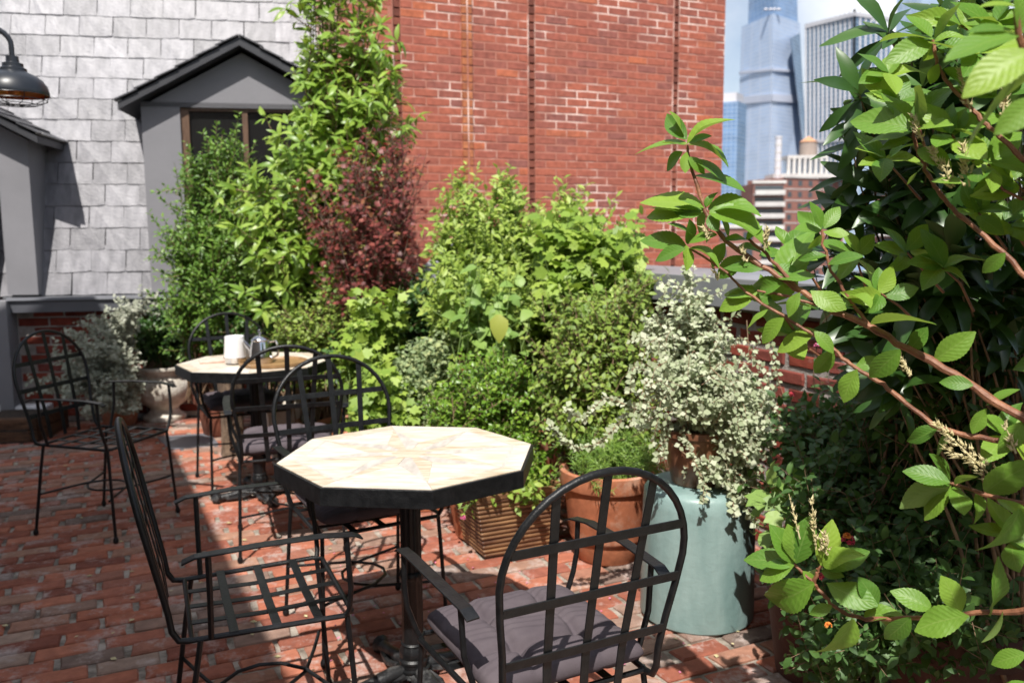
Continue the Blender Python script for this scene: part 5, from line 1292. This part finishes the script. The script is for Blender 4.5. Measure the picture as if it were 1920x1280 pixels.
for q in [(1289, 270, 1191, 264), (1289, 270, 1346, 194), (1285, 262, 1271, 205), (1292, 272, 1386, 274), (1286, 272, 1243, 262), (1280, 285, 1240, 316), (1292, 268, 1328, 248), (1288, 285, 1281, 321), (1290, 295, 1325, 322), (1296, 298, 1369, 325), (1287, 262, 1240, 214), (1300, 330, 1397, 333),
          (1322, 394, 1204, 352), (1318, 392, 1226, 374), (1318, 396, 1208, 388), (1320, 390, 1270, 366), (1324, 388, 1334, 358), (1328, 392, 1412, 358), (1330, 398, 1457, 413), (1352, 408, 1374, 441), (1316, 400, 1264, 396), (1325, 396, 1300, 440), (1330, 402, 1340, 432),
          (1287, 462, 1202, 436), (1285, 466, 1224, 480), (1290, 458, 1302, 420), (1292, 466, 1360, 470), (1287, 460, 1296, 500), (1298, 440, 1260, 410), (1400, 450, 1425, 418), (1400, 450, 1368, 440),
          (1541, 431, 1489, 397), (1541, 428, 1528, 374), (1545, 428, 1575, 384), (1541, 432, 1490, 420), (1543, 434, 1590, 440), (1475, 540, 1493, 415), (1540, 440, 1520, 470), (1553, 495, 1610, 470), (1550, 480, 1500, 480),
          (1749, 75, 1660, 50), (1746, 70, 1710, 17), (1752, 72, 1790, 0), (1746, 80, 1669, 104), (1752, 78, 1812, 50), (1749, 82, 1738, 125), (1755, 85, 1808, 95), (1757, 100, 1825, 62), (1760, 120, 1740, 160), (1770, 130, 1830, 160),
          (1713, 240, 1668, 165), (1715, 236, 1733, 150), (1718, 238, 1765, 142), (1708, 240, 1593, 210), (1706, 246, 1650, 236), (1706, 250, 1604, 263), (1720, 242, 1778, 219), (1710, 262, 1648, 270), (1720, 280, 1780, 300), (1733, 310, 1700, 340), (1745, 340, 1800, 330),
          (1527, 621, 1566, 657, -.02, 0, face), (1688, 655, 1629, 712, -.03, -.01, face), (1607, 692, 1572, 751, -.02, -.01, face), (1520, 545, 1579, 584, -.02, -.01, face), (1633, 608, 1752, 574, -.01, -.03), (1825, 722, 1764, 712, -.02, -.02, face), (1752, 675, 1824, 627, 0, .0, face), (1564, 657, 1526, 704, .0, .0, face), (1885, 474, 1842, 513, -.02, -.01, face),
          (1430, 505, 1360, 490), (1470, 530, 1400, 545), (1500, 548, 1470, 590), (1420, 548, 1345, 575), (1405, 556, 1355, 540), (1440, 580, 1395, 610), (1380, 470, 1420, 450), (1540, 575, 1590, 560), (1470, 596, 1420, 640), (1525, 628, 1450, 650), (1345, 440, 1290, 445), (1360, 455, 1330, 500), (1395, 480, 1340, 520), (1445, 510, 1500, 500), (1455, 520, 1520, 515), (1590, 560, 1640, 545), (1600, 690, 1650, 675), (1760, 800, 1700, 830), (1790, 812, 1740, 850), (1850, 760, 1900, 720), (1850, 765, 1820, 810), (1920, 790, 1880, 850), (1700, 660, 1740, 620),
          (1781, 904, 1700, 875), (1781, 906, 1693, 936), (1784, 908, 1720, 964), (1781, 900, 1760, 850), (1848, 922, 1922, 868, -.03, -.02, face), (1911, 954, 1881, 1052, -.05, -.02, face), (1830, 925, 1850, 975), (1790, 908, 1830, 880), (1795, 910, 1800, 955), (1870, 935, 1930, 960), (1781, 904, 1740, 900),
          (1489, 1057, 1396, 1037), (1489, 1059, 1419, 1075), (1488, 1055, 1457, 988), (1492, 1055, 1516, 975), (1490, 1052, 1490, 985), (1485, 1062, 1430, 1048), (1540, 1060, 1566, 984, 0, 0, face), (1545, 1062, 1586, 1020), (1545, 1066, 1625, 1038), (1540, 1070, 1576, 1077), (1535, 1065, 1515, 1100), (1505, 1070, 1535, 1105),
          (1527, 1093, 1427, 1152), (1550, 1092, 1637, 1141, -.02, -.02), (1644, 1140, 1622, 1080), (1600, 1160, 1565, 1250, -.03, -.02, face), (1707, 1156, 1660, 1207, -.02, -.01, face), (1817, 1154, 1708, 1166, -.03, -.02, face), (1750, 1142, 1678, 1104), (1925, 1225, 1855, 1241, -.03, -.02), (1690, 1160, 1640, 1180), (1800, 1150, 1780, 1080), (1850, 1148, 1900, 1090), (1560, 1135, 1520, 1150), (1620, 1158, 1680, 1130), (1930, 1280, 1870, 1290), (1880, 1145, 1860, 1210)]: leaf(*q)
# more leafy side shoots of the same shrub
g2 = np.random.default_rng(21); sh_ = []
for (x, y) in ((1660, 130), (1690, 190), (1800, 40), (1840, 110), (1870, 180), (1790, 250), (1850, 300), (1900, 350), (1680, 300), (1820, 390), (1600, 480), (1700, 470), (1890, 430), (1660, 540), (1760, 500), (1890, 820), (1480, 470), (1440, 560), (1905, 1020), (1480, 620), (1860, 40)):
    x += g2.normal(0, 8); y += g2.normal(0, 8); o = g2.uniform(.0, .18); p0 = PC(x, y, o); n = int(g2.integers(5, 8)); az = g2.uniform(0, 6.28)
    root_ = PC(x + g2.uniform(30, 70), y + g2.uniform(40, 90), o + .05); sh_.append((np.stack([root_, (root_ + p0) / 2 + g2.normal(0, .006, 3), p0]), np.array((.0028, .0024, .0018))))
    for k in range(n):
        t = az + k * 2.4; L = g2.uniform(.055, .09); d = np.array((math.cos(t) - .15, -.25 + .5 * math.sin(t), .35 + .75 * math.sin(t))); d *= L / np.linalg.norm(d)
        leaf_obj(('near', 'near2', 'near3')[k % 3], 'l_near', cl, frames(d[None], np.array([[g2.normal(0, .35), -.75 + g2.normal(0, .25), .75]]))[0], L, p0 + g2.normal(0, .004, 3), cb)
V, Fs = tubes(sh_, 6); tag(link('side_shoots', mesh('side_shoots', V - cb, Fs, M['red_twig'], True), cl), kind='stuff')
# a few leaves close to the lens at the top right
for bx, by, tx, ty, Y, n_ in ((1912, 66, 1780, 80, 1.0, (.1, -.5, .9)), (1905, 62, 1826, 38, 1.02, (0, -.5, .9)), (1935, 95, 1815, 158, .95, (.2, -.7, .7)), (1945, 185, 1878, 243, .95, (.3, -.9, .5)), (1940, 140, 1780, 245, 1.05, (.0, .4, .9)), (1910, 60, 1925, -30, 1.0, (.2, -.6, .7)), (1925, 20, 1850, -10, 1.05, (0, -.4, .9))):
    p0, p1 = P(bx, by, Y), P(tx, ty, Y - .01); d = p1 - p0
    leaf_obj('near', 'l_near', cl, frames(d[None], np.array([n_]))[0], np.linalg.norm(d), p0, cb)
MB().tube([tuple(cb * 0 + np.array((.02, -.02, 0))), tuple(P(2060, 500, 1.2) - cb), tuple(P(1975, 250, 1.05) - cb), tuple(P(1910, 66, 1.0) - cb), tuple(P(1905, 20, 1.0) - cb)], [.01, .008, .006, .004, .003], 8).build('branch', M['red_twig'], cl, smooth=True)
# unseen upper foliage of the near shrub, added to shade the corner below
CR = np.random.default_rng(5); qa = Plant.__new__(Plant); qa.base = cb; qa.root = cl; qa.key, qa.lmat, qa.smat, qa.g = 'near', 'l_near', 'red_twig', CR; qa.paths, qa.P, qa.D, qa.U, qa.S = [], [], [], [], []
ct = []
while len(ct) < 34:
    p = np.array((CR.uniform(.72, 1.7), CR.uniform(.75, 1.75), CR.uniform(1.5, 2.5))); x, y, d = pix(p)
    if x > 2040 or y < -130: ct.append(p)
qa.grow(ct, (.075, .115), .05, t0=.5, ang=60, droop=.15, r0=.006, jit=.04, twigs=6, twl=.3, ros=7, bend=.6, twt0=.2)
qa.done(0, stem='shade_crown_branches', part='shade_crown', keep=lambda Pn: np.array([(lambda q: q[2] < .1 or q[0] > 1985 or q[1] < -75)(pix(p_)) for p_ in Pn]))
# seed panicles
def panicle(px0, py0, px1, py1, n, w, o=-.02):
    p0, p1 = PC(px0, py0, o), PC(px1, py1, o); d = p1 - p0; ln = np.linalg.norm(d); u = d / ln; m = MB()
    m.tube([tuple(p0 - cb), tuple((p0 + p1) / 2 - cb), tuple(p1 - cb)], [.0016, .0012, .0006], 5)
    for k in range(n):
        f = RNG.random() ** .8; rad = RNG.normal(size=3); rad -= u * rad.dot(u); rad /= np.linalg.norm(rad)
        c = p0 + d * f + rad * w * (1 - .75 * f) * (.4 + .6 * RNG.random()); r = .0024 + .0010 * RNG.random(); ax = u * .8 + rad * .6; ax /= np.linalg.norm(ax)
        a = np.cross(ax, rad); a /= np.linalg.norm(a); b2 = np.cross(ax, a)
        V = [c - ax * r * 1.3] + [c + (a * math.cos(t) + b2 * math.sin(t)) * r for t in np.linspace(0, 2 * PI, 5, endpoint=False)] + [c + ax * r * 1.2 + (a * math.cos(t) + b2 * math.sin(t)) * r * .35 for t in np.linspace(0, 2 * PI, 5, endpoint=False)] + [c + ax * r * 3.6]
        m.add([v - cb for v in V], [(0, 1 + (i + 1) % 5, 1 + i) for i in range(5)] + [(1 + i, 1 + (i + 1) % 5, 6 + (i + 1) % 5, 6 + i) for i in range(5)] + [(6 + i, 6 + (i + 1) % 5, 11) for i in range(5)])
    m.build('seed_panicle', M['seed'], cl, fix=False)
for q in [(1858, 892, 1752, 790, 75, .017), (1840, 870, 1770, 840, 40, .014), (1905, 850, 1884, 795, 24, .008), (1790, 350, 1745, 275, 55, .011), (1818, 350, 1805, 270, 60, .013), (1730, 265, 1710, 215, 26, .007), (1705, 705, 1685, 665, 24, .006), (1530, 1030, 1522, 935, 34, .008), (1550, 1040, 1545, 995, 36, .013), (1500, 1010, 1479, 925, 12, .002), (1325, 455, 1322, 430, 14, .006), (1433, 470, 1440, 425, 26, .009), (1395, 490, 1392, 460, 16, .007), (1345, 525, 1338, 500, 14, .006), (1880, 215, 1885, 170, 26, .008), (1335, 440, 1315, 425, 10, .005), (1820, 210, 1800, 130, 30, .008)]: panicle(*q)
# dry leaves on the bricks
m = MB()
for _ in range(70):
    p = G(RNG.uniform(0, 1400), RNG.uniform(860, 1275), .004); r_ = RNG.uniform(.006, .016); t = RNG.uniform(0, 6.28); w_ = RNG.uniform(.3, .5)
    q = [(0, 0, 0), (.5, w_ * .8, .12), (1, 0, .1), (.5, -w_ * .8, .2), (.5, 0, .02)]
    m.add([p + np.array(((x * math.cos(t) - y * math.sin(t)) * r_ * 2, (x * math.sin(t) + y * math.cos(t)) * r_ * 2, z * r_)) for x, y, z in q], [(0, 4, 1), (1, 4, 2), (2, 4, 3), (3, 4, 0)])
tag(m.build('fallen_leaves', M['seed'], None, fix=False), 'dry curled leaves scattered over the brick paving', 'dry leaves', kind='stuff')
# fallen petals on the bricks
m = MB()
for _ in range(90):
    p = G(RNG.uniform(600, 1300), RNG.uniform(1030, 1260), .003); r = RNG.uniform(.003, .006); t = RNG.uniform(0, 6.28)
    m.add([p + np.array((math.cos(t + k * 1.257) * r * (1, .6)[k % 2], math.sin(t + k * 1.257) * r, .001 + .002 * (k % 2))) for k in range(5)], [(0, 1, 2, 3, 4)])
tag(m.build('fallen_petals', M['petal_pink'], None, fix=False), 'tiny fallen pink petals scattered over the sunny bricks', 'petals', kind='stuff')
